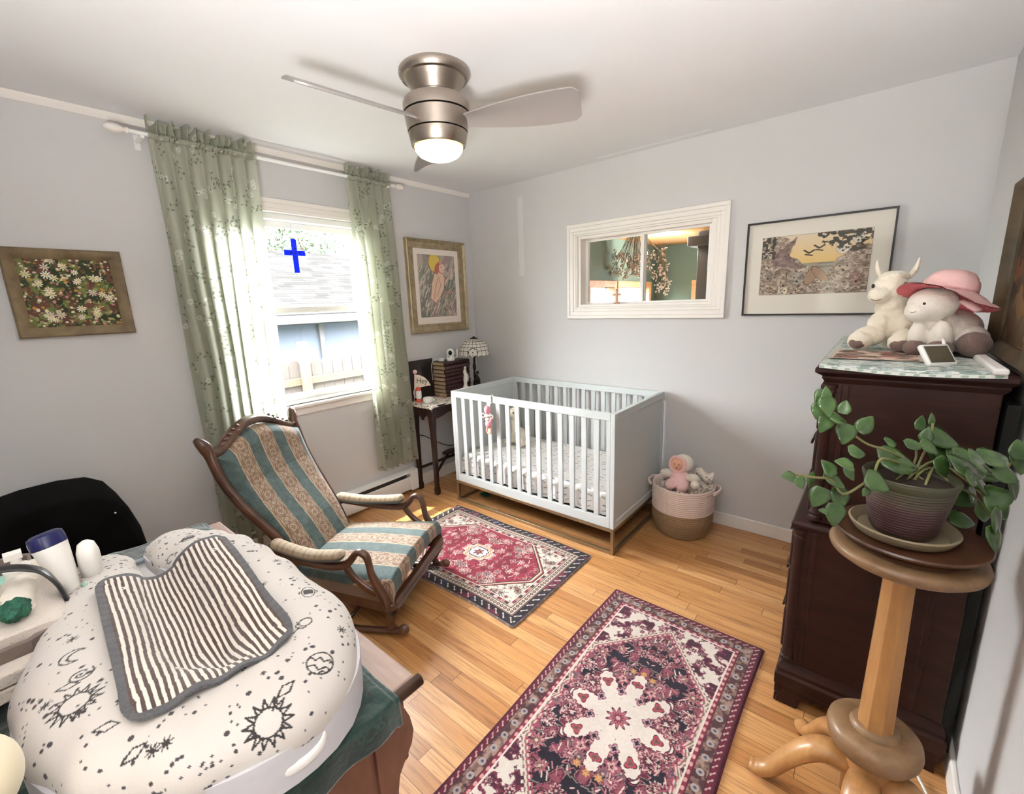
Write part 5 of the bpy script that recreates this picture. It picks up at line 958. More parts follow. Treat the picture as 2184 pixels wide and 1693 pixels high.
for sg, c_ in ((-1, (-.042, .01)), (1, (.040, .012))):
    m = M(); m.tube([(ax+c_[0]*.8, ay+c_[1]*.5, az+.255), (ax+c_[0]*1.25, ay+c_[1], az+.285), (ax+c_[0]*1.45, ay+c_[1], az+.325)], [.013, .018, .006], 12, sub=4, flat=(1, .5)); m.build('ear', PCR, t, True)
m = M(); m.ell((ax+.028, ay-.050, az+.232), (.0075, .006, .0095)); m.build('eye', EYE, t, True); m = M(); m.ell((ax-.062, ay-.028, az+.232), (.005, .006, .008)); m.build('eye', EYE, t, True)
for c_, r_ in (((ax-.085, ay-.108, az+.028), (.026, .014, .020)), ((ax+.036, ay-.130, az+.026), (.030, .014, .021))): m = M(); m.ell(c_, r_); m.build('paw_pad', PBR, t, True)
m = M(); m.tube([(ax-.062, ay-.074, az+.185), (ax-.050, ay-.080, az+.180), (ax-.034, ay-.078, az+.184)], .0013, 5, sub=3); m.build('mouth', pm('stitch', '#8a7464', .8), t, True)
# ---- plush lamb lying with hat (right)
bx_, by_, bz_ = 3.055, -.93, ZT+.006
t = thing('plush_sheep', 'pale plush sheep with brown hooves lying on the dresser wearing a pink sun hat', 'plush toy', (bx_, by_, bz_))
blob('body', [((bx_+.03, by_+.10, bz_+.075), (.085, .11, .072)), ((bx_-.01, by_+.03, bz_+.085), (.062, .062, .068)), ((bx_-.030, by_-.01, bz_+.165), (.066, .064, .056)), ((bx_-.062, by_-.035, bz_+.145), (.040, .042, .036)), ((bx_+.07, by_+.02, bz_+.05), (.052, .075, .048)),
              ((bx_-.055, by_-.03, bz_+.06), (.027, .032, .05)), ((bx_+.0, by_-.05, bz_+.06), (.031, .034, .055))], PWH, t, .0045, 5, .0015, 60)
for c_, r_ in (((bx_-.060, by_-.048, bz_+.026), (.031, .034, .026)), ((bx_+.0, by_-.072, bz_+.026), (.036, .036, .026)), ((bx_+.078, by_-.055, bz_+.040), (.042, .038, .040))): blob('hoof', [(c_, r_)], PBR, t, .004, 2, .0015, 80)
m = M(); m.ell((bx_-.052, by_-.066, bz_+.168), (.006, .005, .007)); m.build('eye', EYE, t, True)
m = M(); m.tube([(bx_-.088, by_-.062, bz_+.146), (bx_-.080, by_-.072, bz_+.141), (bx_-.070, by_-.075, bz_+.145)], .0012, 5, sub=3); m.build('mouth', pm('stitch_pink', '#a0685c', .8), t, True)
m = M(); m.tube([(bx_+.035, by_-.035, bz_+.175), (bx_+.058, by_-.055, bz_+.160), (bx_+.074, by_-.070, bz_+.145)], [.010, .017, .012], 12, sub=4, flat=(1, .6)); m.build('ear', PPK, t, True)
hat = thing('pink_sun_hat', 'pale pink fabric sun hat with darker pink underside on the plush sheep', 'hat', (bx_-.01, by_, bz_+.19))
nu, nv = 120, 60; A_, T_ = np.meshgrid(np.linspace(0, 2*math.pi, nu), np.linspace(0, 1, nv), indexing='ij'); cr_ = np.clip(T_/.5, 0, 1); br_ = np.clip((T_-.5)/.5, 0, 1)
rad = .070*np.sin(cr_*1.5708)**.75+.060*br_; hz = .068*np.clip(np.cos(cr_*1.5708), 0, 1)**.8-.006*br_+.008*br_*np.sin(A_*2+.6)+.006*br_*np.sin(A_*3+2)-.040*br_*np.clip(np.cos(A_), 0, 1)-.012*br_*np.clip(np.sin(A_), 0, 1); rot = Euler((math.radians(-8), math.radians(10), 0)).to_matrix()
P_ = np.stack([rad*np.cos(A_), rad*np.sin(A_)*.95, hz], -1)+.004*(fbm(A_*2, T_*3, 2.5, 5)[..., None]-.5)*2; P_ = P_ @ np.array(rot).T+np.array([bx_+.004, by_-.004, bz_+.205])
C = np.empty(A_.shape+(3,)); C[:] = hx('#eec2bf'); put(C, np.abs(T_-.5) < .012, '#d89c9c')
gobj('hat_outside', P_, C, vc('hat_cloth', .9, bump=.2, bsc=700), hat); q = P_.copy(); q[..., 2] -= .0025*(.2+br_); C2 = np.empty(A_.shape+(3,)); C2[:] = hx('#cf6f76'); gobj('hat_lining', q[:, 30:]*1.0, C2[:, 30:], vc('hat_lining_cloth', .9), hat)
# ---- baby monitor
mx_, my_, mz_ = 3.055, -1.205, ZT+.006; Tm = Matrix.Translation((mx_, my_, mz_)) @ Matrix.Rotation(math.radians(38), 4, 'Z') @ Matrix.Rotation(math.radians(-38), 4, 'X')
mo = thing('baby_monitor', 'white handheld baby monitor with dark screen propped on the dresser runner', 'monitor', (mx_, my_, mz_))
m = M(Tm); m.box((-.042, 0, .0), (.042, .016, .072)); m.build('monitor_case', GW, mo, bevel=.006, seg=3); m = M(Tm); m.box((-.034, -.0012, .008), (.034, .002, .064)); m.build('screen', pm('screen_glass', '#5f584a', .12, nz=.05), mo, bevel=.001)
m = M(); m.tube([Tm @ Vector((-.02, .016, .045)), (mx_-.005, my_+.055, mz_+.004)], .004, 6); m.tube([Tm @ Vector((.025, .016, .045)), (mx_+.032, my_+.045, mz_+.004)], .004, 6); m.tube([(mx_-.005, my_+.055, mz_+.004), (mx_+.032, my_+.045, mz_+.004)], .004, 6); m.build('kickstand', GW, mo, True)
m = M(Tm); m.tube([(.038, .01, .07), (.046, .012, .095)], .0045, 8); m.build('antenna', GW, mo, True)
# ---- framed painting leaning behind
r_ = (-1.33, -.80, ZT+.006, 1.83); t = thing('dark_painting', 'old dark painting in a gilded frame standing on the dresser against the right wall', 'painting', (XR, -1.06, ZT))
cut = .03; m = M(); mitre(m, r_, [(0, 0), (0, .035), (.010, .045), (.03, .032), (.042, .02), (.042, 0)], rightw); m.build('frame', wood('dark_gilt', '#33281a', '#5e4c32', (14, 14, 14), .45), t, 30)
U, V = raster(r_[1]-r_[0]-.07, r_[3]-r_[2]-.07, .004); C = np.empty(U.shape+(3,)); n = fbm(U, V, 9, 3); C[:] = hx('#4e3b26'); C += (n[..., None]-.5)*.35; put(C, fbm(U, V, 14, 9) > .64, '#8a6a44'); put(C, fbm(U, V, 16, 19) > .68, '#7c4a30')
art('canvas', (r_[0]+.035, r_[1]-.035, r_[2]+.035, r_[3]-.035), rightw, .012, C, PAINTM, t)
tag(M().box((3.135, -1.335, ZT), (3.165, -.84, ZT+.018)).build('white_ledge', pm('paper_roll', '#e9e6e2', .6), bevel=.006), 'long white narrow box lying on the dresser in front of the dark painting', 'box')
# ================================================================ PLANT STAND
sx_, sy_ = 3.005, -1.60
OKP = wood('pale_oak', '#9c6c3e', '#c4935c', (30, 30, 4), .4, .15); OKD = wood('weathered_oak', '#6e5238', '#9a7a58', (16, 16, 16), .45, .15)
ps = thing('plant_stand', 'round oak pedestal plant stand with octagonal post and curved feet', 'plant stand', (sx_, sy_, 0))
M().lathe([(0, .845), (.09, .845), (.134, .850), (.150, .862), (.154, .872), (.150, .882), (.14, .886), (0, .886)], (sx_, sy_, 0), 64).build('stand_top', OKD, ps, 50)
m = M(); m.rings([[Vector((sx_+r_*math.cos(a), sy_+r_*math.sin(a), z)) for a in [math.pi/8+k*math.pi/4 for k in range(8)]] for r_, z in ((.041, .33), (.037, .58), (.033, .847))]); m.build('post', OKP, ps, 20, bevel=.001)
M().lathe([(0, .245), (.045, .245), (.07, .255), (.092, .268), (.103, .288), (.106, .305), (.103, .322), (.092, .332), (.070, .336), (.056, .334), (.052, .345), (.047, .348), (0, .348)], (sx_, sy_, 0), 64).build('base_disc', OKD, ps, 50)
M().lathe([(0, .07), (.045, .07), (.055, .09), (.058, .2), (.055, .24), (0, .24)], (sx_, sy_, 0), 32).build('hub', OKP, ps)
for a in (128, 188, 262, 340):
    a = math.radians(a); c_, s_ = math.cos(a), math.sin(a); m = M(); L_ = .86 if a > 5.5 else 1
    m.tube([(sx_+c_*r_*L_, sy_+s_*r_*L_, z) for r_, z in ((.04, .19), (.10, .20), (.15, .165), (.19, .11), (.225, .055), (.262, .032), (.285, .036))], [.034, .036, .034, .030, .027, .026, .018], 14, sub=4, flat=(.8, 1.1), up=(-s_, c_, 0)); m.build('foot', OKP, ps, True)
RDW = wood('red_brown_wood', '#3c2318', '#5a3a28', (20, 20, 20), .3, .3)
tt_ = thing('wooden_turntable', 'shiny brown wooden turntable with raised rim on the plant stand', 'turntable', (sx_, sy_, .886)); M().lathe([(0, .886), (.10, .886), (.122, .892), (.128, .898), (.122, .903), (0, .903)], (sx_, sy_, 0), 64).build('turntable_base', RDW, tt_, 50)
M().lathe([(0, .903), (.115, .904), (.143, .914), (.150, .922), (.147, .926), (.134, .920), (.10, .917), (0, .917)], (sx_, sy_, 0), 64).build('turntable_plate', RDW, tt_, 50)
pcx, pcy = sx_-.012, sy_-.004
so_ = M().lathe([(0, .9175), (.08, .9175), (.094, .922), (.104, .936), (.107, .944), (.103, .947), (.098, .942), (.087, .926), (0, .924)], (pcx, pcy, 0), 56).build('plant_saucer', pm('olive_clay', '#8a7c62', .5, nz=.1), smooth=50); tag(so_, 'olive-brown ceramic saucer under the flower pot', 'saucer')
pz = .925; pl = thing('potted_plant', 'glazed purple-brown pot with trailing green heart-leaved vine on the plant stand', 'potted plant', (pcx, pcy, pz))
s = NT('pot_glaze'); v = s.co('Object'); x = s.n('SeparateXYZ'); s.l(v, x.inputs[0]); f = s.m_('DIVIDE', x.outputs[2], .15); s.set(Base_Color=s.ramp(s.m_('ADD', f, s.m_('MULTIPLY', s.m_('SUBTRACT', s.noise(v, 14, 3), .5), .25)), [(.0, '#35201f'), (.35, '#432a2c'), (.5, '#4c3638'), (.62, '#564a42'), (.9, '#484836')]), Roughness=.32); s.bump(s.m_('SINE', s.m_('MULTIPLY', x.outputs[2], 900.)), .15, .002); POT = s.m
pr = [(0, 0), (.058, 0), (.063, .01)]+[(.063+.026*(z/.14)+.0008*math.sin(z*900), z) for z in np.arange(.012, .128, .002)]+[(.089, .132), (.092, .145), (.089, .150), (.084, .146), (.081, .125), (0, .12)]
M().lathe([(r_, z+pz) for r_, z in pr], (pcx, pcy, 0), 72).build('pot', POT, pl, 60); M().lathe([(0, .136), (.05, .133), (.0815, .13), (.0815, .12)], (pcx, pcy, pz), 32).build('soil', pm('potting_soil', '#2a1c14', .95, nz=.3, sc=80, bump=.6), pl)
LF = NT('vine_leaf'); v = LF.co('Object'); LF.set(Base_Color=LF.ramp(LF.noise(v, 24, 3), [(.3, '#35502a'), (.7, '#587842')]), Roughness=.16); LF.b.inputs['Coat Weight'].default_value = .7; tr = LF.n('BsdfTranslucent'); tr.inputs[0].default_value = rgb('#6f9a40'); mx = LF.n('MixShader'); mx.inputs[0].default_value = .12; LF.l(LF.b.outputs[0], mx.inputs[1]); LF.l(tr.outputs[0], mx.inputs[2]); LF.l(mx.outputs[0], LF.out.inputs[0])
STM = pm('vine_stem', '#7c7a4c', .6)
def leaf(m, c, d, n, L_, fold=.35, droop=.25, wid=.36):
    d = d.normalized(); n = (n-d*n.dot(d)).normalized(); s_ = d.cross(n); K = 14; rows = []
    for i in range(K+1):
        t = i/K; w_ = wid*L_*(math.sin(math.pi*min(1, t**.62*1.0))**.8)*(1 if t < .98 else .1); w_ = max(w_, .0005*L_) if i else .05*L_; back = -.06*L_ if i == 1 else 0; r = []
        for j in range(-3, 4):
            q = j/3; r.append(c+d*(L_*(t-.5)+(back*abs(q)))+s_*(w_*q)+n*(fold*w_*abs(q)-.0-droop*L_*(t-.3)**2-.25*w_*q*q))
        rows.append(r)
    m.grid(rows)
rr = random.Random(17); LV = M(); DP = 1.08
def vleaf(px, py, size, ang, d, flip=.0):
    c = at(px, py, d); a = math.radians(ang); dd = CR*math.cos(a)-CU*math.sin(a); nn = -_fw*.75+Vector((0, 0, .75))+CR*rr.uniform(-.35, .35)+CU*rr.uniform(-.2, .2); dd = dd+_fw*rr.uniform(-.25, .15)
    leaf(LV, c, dd, nn, size*d/FPX*1.12, rr.uniform(.15, .4), rr.uniform(.1, .35), rr.uniform(.38, .46))
for X_, Y_, L_, a_ in ((390, 248, 66, 190), (445, 278, 58, 60), (497, 270, 76, 80), (525, 345, 92, 110), (572, 208, 78, 240), (600, 262, 100, 40), (643, 190, 78, 200), (668, 235, 66, 60), (703, 138, 78, 10), (620, 350, 92, 100), (605, 425, 100, 95), (548, 405, 40, 200), (798, 275, 106, 35), (740, 320, 40, 120)): vleaf(1500+X_/2.1345, 900+Y_/2.1345, L_/2.1345, a_, rr.uniform(.93, 1.0))
for X_, Y_, L_, a_ in ((500, 990, 66, 130), (525, 973, 56, 265), (490, 1048, 66, 100), (532, 1030, 84, 80), (515, 1103, 76, 110), (578, 1080, 76, 20), (600, 1030, 56, 290), (606, 1145, 84, 110), (692, 1103, 80, 310)): vleaf(1500+X_/1.991, 350+Y_/1.991, L_/1.991, a_, rr.uniform(1.0, 1.06))
for X_, Y_, L_, a_ in ((803, 1178, 54, 0), (838, 1262, 150, 12), (950, 1148, 58, 280), (975, 1083, 50, 270), (927, 1098, 62, 290), (1025, 1163, 118, 22), (965, 1205, 80, 30), (900, 1190, 70, 0), (1040, 1235, 96, 10), (1090, 1255, 110, 20), (985, 1240, 90, 70), (1020, 1290, 90, 60)): vleaf(1500+X_/1.991, 350+Y_/1.991, L_/1.991, a_, rr.uniform(1.06, 1.14))
for X_, Y_, L_, a_ in ((1070, 1405, 118, 170), (1130, 1290, 140, 20), (1150, 1410, 96, 60), (1105, 1510, 96, 10), (1240, 1425, 110, 120), (1240, 1245, 124, 355), (1320, 1375, 96, 80), (1250, 1530, 130, 70), (1240, 1595, 110, 80), (1340, 1210, 80, 280), (1190, 1360, 130, 40), (1290, 1320, 100, 30), (1130, 1250, 110, 15), (1180, 1270, 120, 30), (1210, 1310, 120, 10), (1345, 1270, 90, 95), (1150, 1340, 100, 45), (1200, 1480, 90, 75), (1270, 1470, 96, 60)): vleaf(1500+X_/1.991, 350+Y_/1.991, L_/1.991, a_, rr.uniform(.98, 1.10))
LV.build('leaves', LF.m, pl, True, solid=.0006)
ST = M(); zp = lambda X_, Y_: (1500+X_/1.991, 350+Y_/1.991)
for pts, dd in ((((900, 1290), (790, 1220), (700, 1190), (640, 1150), (575, 1105), (530, 1060), (515, 985)), 1.05), (((860, 1290), (760, 1250), (720, 1320), (660, 1370), (590, 1400), (540, 1340), (470, 1330), (380, 1315)), .98), (((900, 1300), (930, 1240), (960, 1180), (975, 1100)), 1.1), (((960, 1290), (1060, 1360), (1140, 1400), (1190, 1450), (1250, 1540)), 1.05), (((980, 1260), (1100, 1330), (1200, 1420), (1240, 1500)), 1.03), (((1000, 1270), (1150, 1290), (1260, 1310), (1340, 1230)), 1.08), (((920, 1300), (1000, 1240), (990, 1190), (940, 1170)), 1.12), (((890, 1300), (905, 1240), (900, 1190)), 1.1)):
    P_ = [at(*zp(*p), 1.10 if i == 0 else dd) for i, p in enumerate(pts)]; P_.insert(0, Vector((pcx+rr.uniform(-.035, .035), pcy+rr.uniform(-.03, .03), pz+.13))); ST.tube(P_, .0028, 6, sub=4)
ST.build('stems', STM, pl, True)
CLOTH = [(1.755, -2.917), (1.745, -2.687), (2.228, -2.733), (2.222, -2.948)]
# ================================================================ CHANGING DRESSER in the foreground
TX0, TX1, TY0, TY1, TZ = 1.33, 2.325, -3.22, -2.583, .86
PKW = wood('pinkish_walnut', '#5c382b', '#7a5040', (8, 30, 8), .5, .1); GRW = wood('worn_top_wood', '#8a6f64', '#a89084', (6, 60, 60), .5)
cdr = thing('changing_dresser', 'low serpentine-front wooden dresser used as a changing table in the foreground', 'dresser', ((TX0+TX1)/2, (TY0+TY1)/2, 0))
prof = [(TY0+.02, 0), (-2.655, 0), (-2.645, .03), (-2.64, .25), (-2.612, .31), (-2.603, .36), (-2.615, .41), (-2.640, .44), (-2.640, .655), (-2.634, .685), (-2.618, .708), (-2.603, .728), (-2.597, .752), (-2.602, .785), (-2.612, .812), (-2.618, .838), (TY0+.02, .838)]
TX = lambda x: Matrix(((0, 0, 1, x), (1, 0, 0, 0), (0, 1, 0, 0), (0, 0, 0, 1)))
m = M(); m.prism(prof, TX1-TX0-.04, TX(TX0+.02)); m.build('dresser_body', PKW, cdr, 30, bevel=.002)
m = M(); m.prism([(-2.675, .02)]+prof[2:16]+[(-2.675, .838)], .010, TX(TX1-.02)); m.build('side_stile', PKW, cdr, 30, bevel=.002)
M().box((TX0, TY0, .838), (TX1-.012, TY1, TZ)).build('tabletop', GRW, cdr, bevel=.004)
m = M(); m.tube([(TX1-.006, TY0, .849), (TX1-.006, TY1+.006, .849)], .011, 12, flat=(1, 1)); m.build('end_moulding', wood('dark_edge_wood', '#2e1c14', '#4a3226', (20, 20, 20), .4), cdr, True)
for (za, zb_) in ((.06, .24), (.26, .43), (.45, .64), (.66, .82)):
    for (xa, xb) in (((TX0+.04), (TX0+TX1)/2-.01), ((TX0+TX1)/2+.01, TX1-.04)) if za > .6 else ((TX0+.04, TX1-.04),):
        M().box((xa, -2.66, za), (xb, -2.628 if .26 > za or za > .44 and za < .6 else -2.592, zb_)).build('drawer', PKW, cdr, bevel=.005)
# green velvet quilt
QT = vc('green_velvet', .8, sheen=.5, bump=.4, bsc=120)
U, V = raster(1.058, .60, .003); X = TX0-.002+U*1.0; Y = TY0-.004+V*1.0; over = np.maximum(0, X-(TX1+.014)); edge = TY1-.030-.018*np.clip((X-1.4)/.9, 0, 1); Y = TY0-.004+V/.60*(edge-TY0)
C = np.empty(U.shape+(3,)); C[:] = hx('#0a1d19'); n = fbm(U, V, 16, 3); n2 = fbm(U, V, 34, 13); put(C, n > .57, '#102a24'); put(C, np.abs(n2-.5) < .03, '#1b362e'); put(C, (np.abs(((U+V)*8) % 1-.5) < .04) | (np.abs(((U-V)*8) % 1-.5) < .04), '#0e221e'); ev = .60-V
put(C, ev < .03, '#14302a'); put(C, (np.abs(ev-.032) < .003), '#0c1e1a'); put(C, (np.abs((1.0)-U) < .02), '#14302a')
pt = inpoly(X, Y, [(2.215, -2.70), (2.27, -2.665), (2.235, -2.625), (2.18, -2.66)]); put(C, pt, '#2c4a44')
Z = TZ+.012+.008*(n-.5)*2-np.minimum(over*3, over*1.0)*0; Xo = np.minimum(X, TX1+.014)+over*.16+.004*np.sin(V*60)*np.clip(over*30, 0, 1); Z = np.where(over > 0, TZ+.010-over*.98, Z)
Z = np.where(ev < .012, Z-.006, Z)
o = gobj('velvet_quilt', np.stack([Xo, Y, Z], -1), C, QT, solid=.006); tag(o, 'dark green velvet quilt spread over the changing dresser', 'blanket')
# ---- lounger
LP = [(1.515, -2.882), (1.56, -2.885), (1.63, -2.892), (1.74, -2.912), (1.88, -2.945), (2.01, -2.962), (2.125, -2.948), (2.212, -2.902), (2.258, -2.828), (2.256, -2.757), (2.175, -2.712), (2.03, -2.702), (1.88, -2.702), (1.75, -2.712), (1.64, -2.742), (1.565, -2.765), (1.53, -2.785)]
LR = [.016, .046, .058, .070, .080, .085, .086, .086, .086, .086, .084, .082, .080, .077, .068, .052, .016]
pp, rr_ = cr([Vector((a, b, 0)) for a, b in LP], LR, 84); pp = np.array([p[:2] for p in pp]); rr_ = np.array(rr_)
tg = np.gradient(pp, axis=0); tg /= np.linalg.norm(tg, axis=1)[:, None]; nm = np.stack([-tg[:, 1], tg[:, 0]], -1); sL = np.concatenate([[0], np.cumsum(np.linalg.norm(np.diff(pp, axis=0), axis=1))])
nv = 330; aa = np.linspace(0, 2*math.pi, nv, endpoint=False); ZC = .945
ca, sa = np.cos(aa), np.sin(aa); ex = np.sign(ca)*np.abs(ca)**.85; ez = np.sign(sa)*np.abs(sa)**.9
hz_ = (rr_*.66)[:, None]*np.where(sa > 0, 1., .9)[None, :]
S2, A2 = np.meshgrid(sL, aa, indexing='ij'); wr = .0035*np.sin(S2*52+3*np.sin(S2*9)+1.5*np.cos(A2))*np.clip(-np.sin(A2-1.1)*.0+np.abs(np.cos(A2)), 0, 1)+.003*(fbm(S2*2, A2*.12, 9, 3)-.5)
rad_ = rr_[:, None]*(1+0*ex)+wr
LXx = pp[:, 0:1]+nm[:, 0:1]*rad_*ex[None, :]; LYy = pp[:, 1:2]+nm[:, 1:2]*rad_*ex[None, :]; LZz = ZC+(hz_+wr)*ez[None, :]-.012*(1-rr_/.086)[:, None]
C = np.empty(LXx.shape+(3,)); C[:] = hx('#bdb6b0'); rr = random.Random(77); NRM = 1
# printed dots
for _ in range(1900):
    i = rr.randrange(20, len(pp)-20); j = rr.randrange(nv); q = rr.choice([.0014, .0016, .0018, .0021, .0026, .0036]); i0, i1 = max(0, i-6), min(len(pp), i+7)
    a0 = np.arange(j-6, j+7) % nv; sub = np.ix_(range(i0, i1), a0); d = np.sqrt((LXx[sub]-LXx[i, j])**2+(LYy[sub]-LYy[i, j])**2+(LZz[sub]-LZz[i, j])**2); c_ = C[sub]; c_[d < q] = hx('#3f3a3c'); C[sub] = c_
LPT = np.stack([LXx, LYy, LZz], -1); _d = LPT-np.array(SURVEY); _z = _d @ np.array(_fw); _px = 1092+FPX*(_d @ np.array(CR))/_z; _py = 846.5-FPX*(_d @ np.array(CU))/_z
_N = np.cross(np.gradient(LPT, axis=0), np.roll(LPT, -1, 1)-np.roll(LPT, 1, 1)); _out = LPT-np.stack([pp[:, 0:1]+0*LXx, pp[:, 1:2]+0*LXx, ZC+0*LXx], -1); _N *= np.sign((_N*_out).sum(-1))[..., None]; _front = (_N*_d).sum(-1) < 0
def stamp(px, py, lines, w_=.0013, fill=None, rot=0., s_=1., col='#34302f'):
    """print a doodle on the cloth around the given spot, laid out in the local tangent plane"""
    k0 = np.argmin((_px-px)**2+(_py-py)**2+np.where(_front, 0, 1e6)); i, j = np.unravel_index(k0, _px.shape); P0 = LPT[i, j]; n_ = Vector(_N[i, j]).normalized(); r_ = (CR-n_*CR.dot(n_)).normalized(); u_ = n_.cross(r_)
    D = LPT-P0; dist = np.sqrt((D**2).sum(-1)); ok = dist < .05*s_; D = D[ok]; X_ = D @ np.array(r_); Y_ = D @ np.array(u_); h_ = np.hypot(X_, Y_)+1e-9; f_ = dist[ok]/h_; X_ = X_*f_; Y_ = Y_*f_
    c, s = math.cos(rot), math.sin(rot); X_, Y_ = (X_*c+Y_*s)/s_, (-X_*s+Y_*c)/s_; k = C[ok]
    if fill is not None: k[inpoly(X_, Y_, fill)] = hx(col)
    d = np.full(X_.shape, 9.)
    for L_ in lines: d = np.minimum(d, dpoly(X_, Y_, L_))
    k[d < w_/s_] = hx(col); C[ok] = k
circ = lambda r, n=24, a0=0, a1=6.2832, cx=0, cy=0, ky=1: [(cx+r*math.cos(a0+(a1-a0)*k/n), cy+ky*r*math.sin(a0+(a1-a0)*k/n)) for k in range(n+1)]
def sun(x, y, rot, s_=1.):
    L_ = [circ(.017)]
    for k in range(14):
        a = k*2*math.pi/14; b = .19; L_.append([(.018*math.cos(a-b), .018*math.sin(a-b)), (.030*math.cos(a), .030*math.sin(a)), (.018*math.cos(a+b), .018*math.sin(a+b))])
    stamp(x, y, L_, rot=rot, s_=s_)
star = [[(.008*math.cos(a), .008*math.sin(a)), (-.008*math.cos(a), -.008*math.sin(a))] for a in (0, .8, 1.57, 2.4)]
kite = [(0, .013), (.007, 0), (0, -.016), (-.007, 0), (0, .013)]
sun(160, 1499, 0); sun(573, 1540, .3)
stamp(657, 1262, [circ(.016, ky=.5)], fill=circ(.016, ky=.5), rot=.5); stamp(657, 1262, [circ(.010, ky=1.9), circ(.013, ky=1.6)], w_=.0012, col='#bdb6b0', rot=.5); stamp(657, 1262, [circ(.0115, ky=1.8)], w_=.0011, rot=.5)
stamp(682, 1413, [circ(.019), [(-.017, .006), (-.008, .002), (-.004, .009), (.004, .004), (.012, .010), (.016, .006)], [(-.014, -.010), (-.006, -.006), (.002, -.012), (.010, -.004), (.017, -.006)], [(.004, -.018), (.008, -.011), (.013, -.012)]])
stamp(156, 1399, [circ(.016, 14, .9, 5.4), circ(.012, 12, 1.5, 4.9, cx=.006)], rot=.4); stamp(172, 1438, [[(.016*t/14*math.cos(t), .016*t/14*math.sin(t)) for t in np.linspace(0, 14, 40)]])
stamp(647, 1331, [circ(.010, cy=.006), [(0, -.006), (0, -.022)], circ(.010, 12, 3.4, 6.0)], rot=-.3)
for x, y, r0 in ((147, 1463, -1.2), (229, 1548, -1.2), (287, 1606, -.7), (610, 1469, -.4)): stamp(x, y, [kite], rot=r0)
for x, y in ((155, 1363), (354, 1585), (729, 1343), (96, 1506), (168, 1520), (325, 1602), (560, 1245), (590, 1195)): stamp(x, y, star, w_=.001)
stamp(401, 1147, [circ(.013, ky=.5), circ(.012, ky=1.2)], fill=circ(.013, ky=.45), rot=.6); stamp(362, 1192, [circ(.010, 14, .9, 5.4)])
lg = thing('baby_lounger', 'white padded U-shaped baby lounger with black space doodles on the green quilt', 'baby lounger', (1.95, -2.84, TZ+.015))
gobj('padded_rim', np.stack([LXx, LYy, LZz], -1), C, vc('lounger_cotton', .9, sheen=.15, bump=.15, bsc=350), lg, wrap=True)
m = M(); st_ = 16; m.rings([[Vector((pp[i, 0]+nm[i, 0]*w_, pp[i, 1]+nm[i, 1]*w_, z)) for w_, z in ((-rr_[i]*1.0, TZ+.020), (rr_[i]*1.0, TZ+.020), (rr_[i]*1.02, .945), (-rr_[i]*1.02, .945))] for i in range(0, len(pp), st_)]); m.build('side_band', pm('band_cotton', '#bfbdc1', .9, nz=.02), lg, 30, bevel=.004)
fl = [(float(pp[i, 0]), float(pp[i, 1])) for i in range(90, len(pp)-90, 20)]; m = M(); m.prism(fl[::-1] if False else fl, .03, Matrix.Translation((0, 0, TZ+.028))); m.build('base_cushion', pm('base_cotton', '#e6e2de', .9), lg)
hp = Vector((2.318, -2.80, .915)); m = M(); m.tube([(2.338, -2.758, .93), (2.351, -2.770, .915), (2.352, -2.797, .908), (2.343, -2.827, .91), (2.320, -2.848, .93)], .006, 8, sub=4, flat=(.45, 1.5)); m.build('carry_handle', pm('strap_cotton', '#e9e5e2', .9), lg, True)
m = M(); m.tube([(1.60, -2.77, .955), (1.58, -2.81, .935), (1.585, -2.85, .94), (1.60, -2.88, .955)], .006, 8, sub=3); m.build('closing_cord', pm('grey_cord', '#8f979c', .8), lg, True)
# ---- striped cloth lying in the lounger
def hL(x, y):
    d = np.full(x.shape, 9.); h = np.full(x.shape, .945)
    for i in range(0, len(pp), 14):
        q = np.hypot(x-pp[i, 0], y-pp[i, 1])/rr_[i]; h = np.maximum(h, np.where(q < 1, ZC+rr_[i]*.66*np.sqrt(np.clip(1-q*q, 0, 1)), .945))
    return h
nu, nw = 300, 330; U, V = np.meshgrid(np.linspace(0, 1, nu), np.linspace(0, 1, nw), indexing='ij')
CNR = [np.array(c) for c in CLOTH]
X = CNR[0][0]*(1-U)*(1-V)+CNR[1][0]*U*(1-V)+CNR[2][0]*U*V+CNR[3][0]*(1-U)*V; Y = CNR[0][1]*(1-U)*(1-V)+CNR[1][1]*U*(1-V)+CNR[2][1]*U*V+CNR[3][1]*(1-U)*V
bulge = .010*np.sin(U*math.pi)*(2*V-1)*1; X = X+bulge
h = hL(X, Y); K = 20
for _ in range(5):
    for ax in (0, 1):
        p_ = np.pad(h, [(K, K) if a == ax else (0, 0) for a in (0, 1)], mode='edge'); cs = np.cumsum(p_, axis=ax)
        h2 = (np.take(cs, range(2*K, 2*K+h.shape[ax]), axis=ax)-np.take(cs, range(0, h.shape[ax]), axis=ax))/(2*K); h = h2
h = np.maximum(h, hL(X, Y)-.0)+.006+.005*(fbm(U, V, 4, 8)-.5)*2+.003*np.sin((U+V*.6)*22)*np.clip(V, 0, 1)
rcn = .10; cu = np.clip(np.maximum(rcn-U, U-(1-rcn)), 0, None)/rcn; cv = np.clip(np.maximum(rcn-V, V-(1-rcn)), 0, None)/rcn; q = np.hypot(cu, cv); sc = np.where((cu > 0) & (cv > 0) & (q > 0), np.maximum(cu, cv)/np.maximum(q, 1e-6), 1)
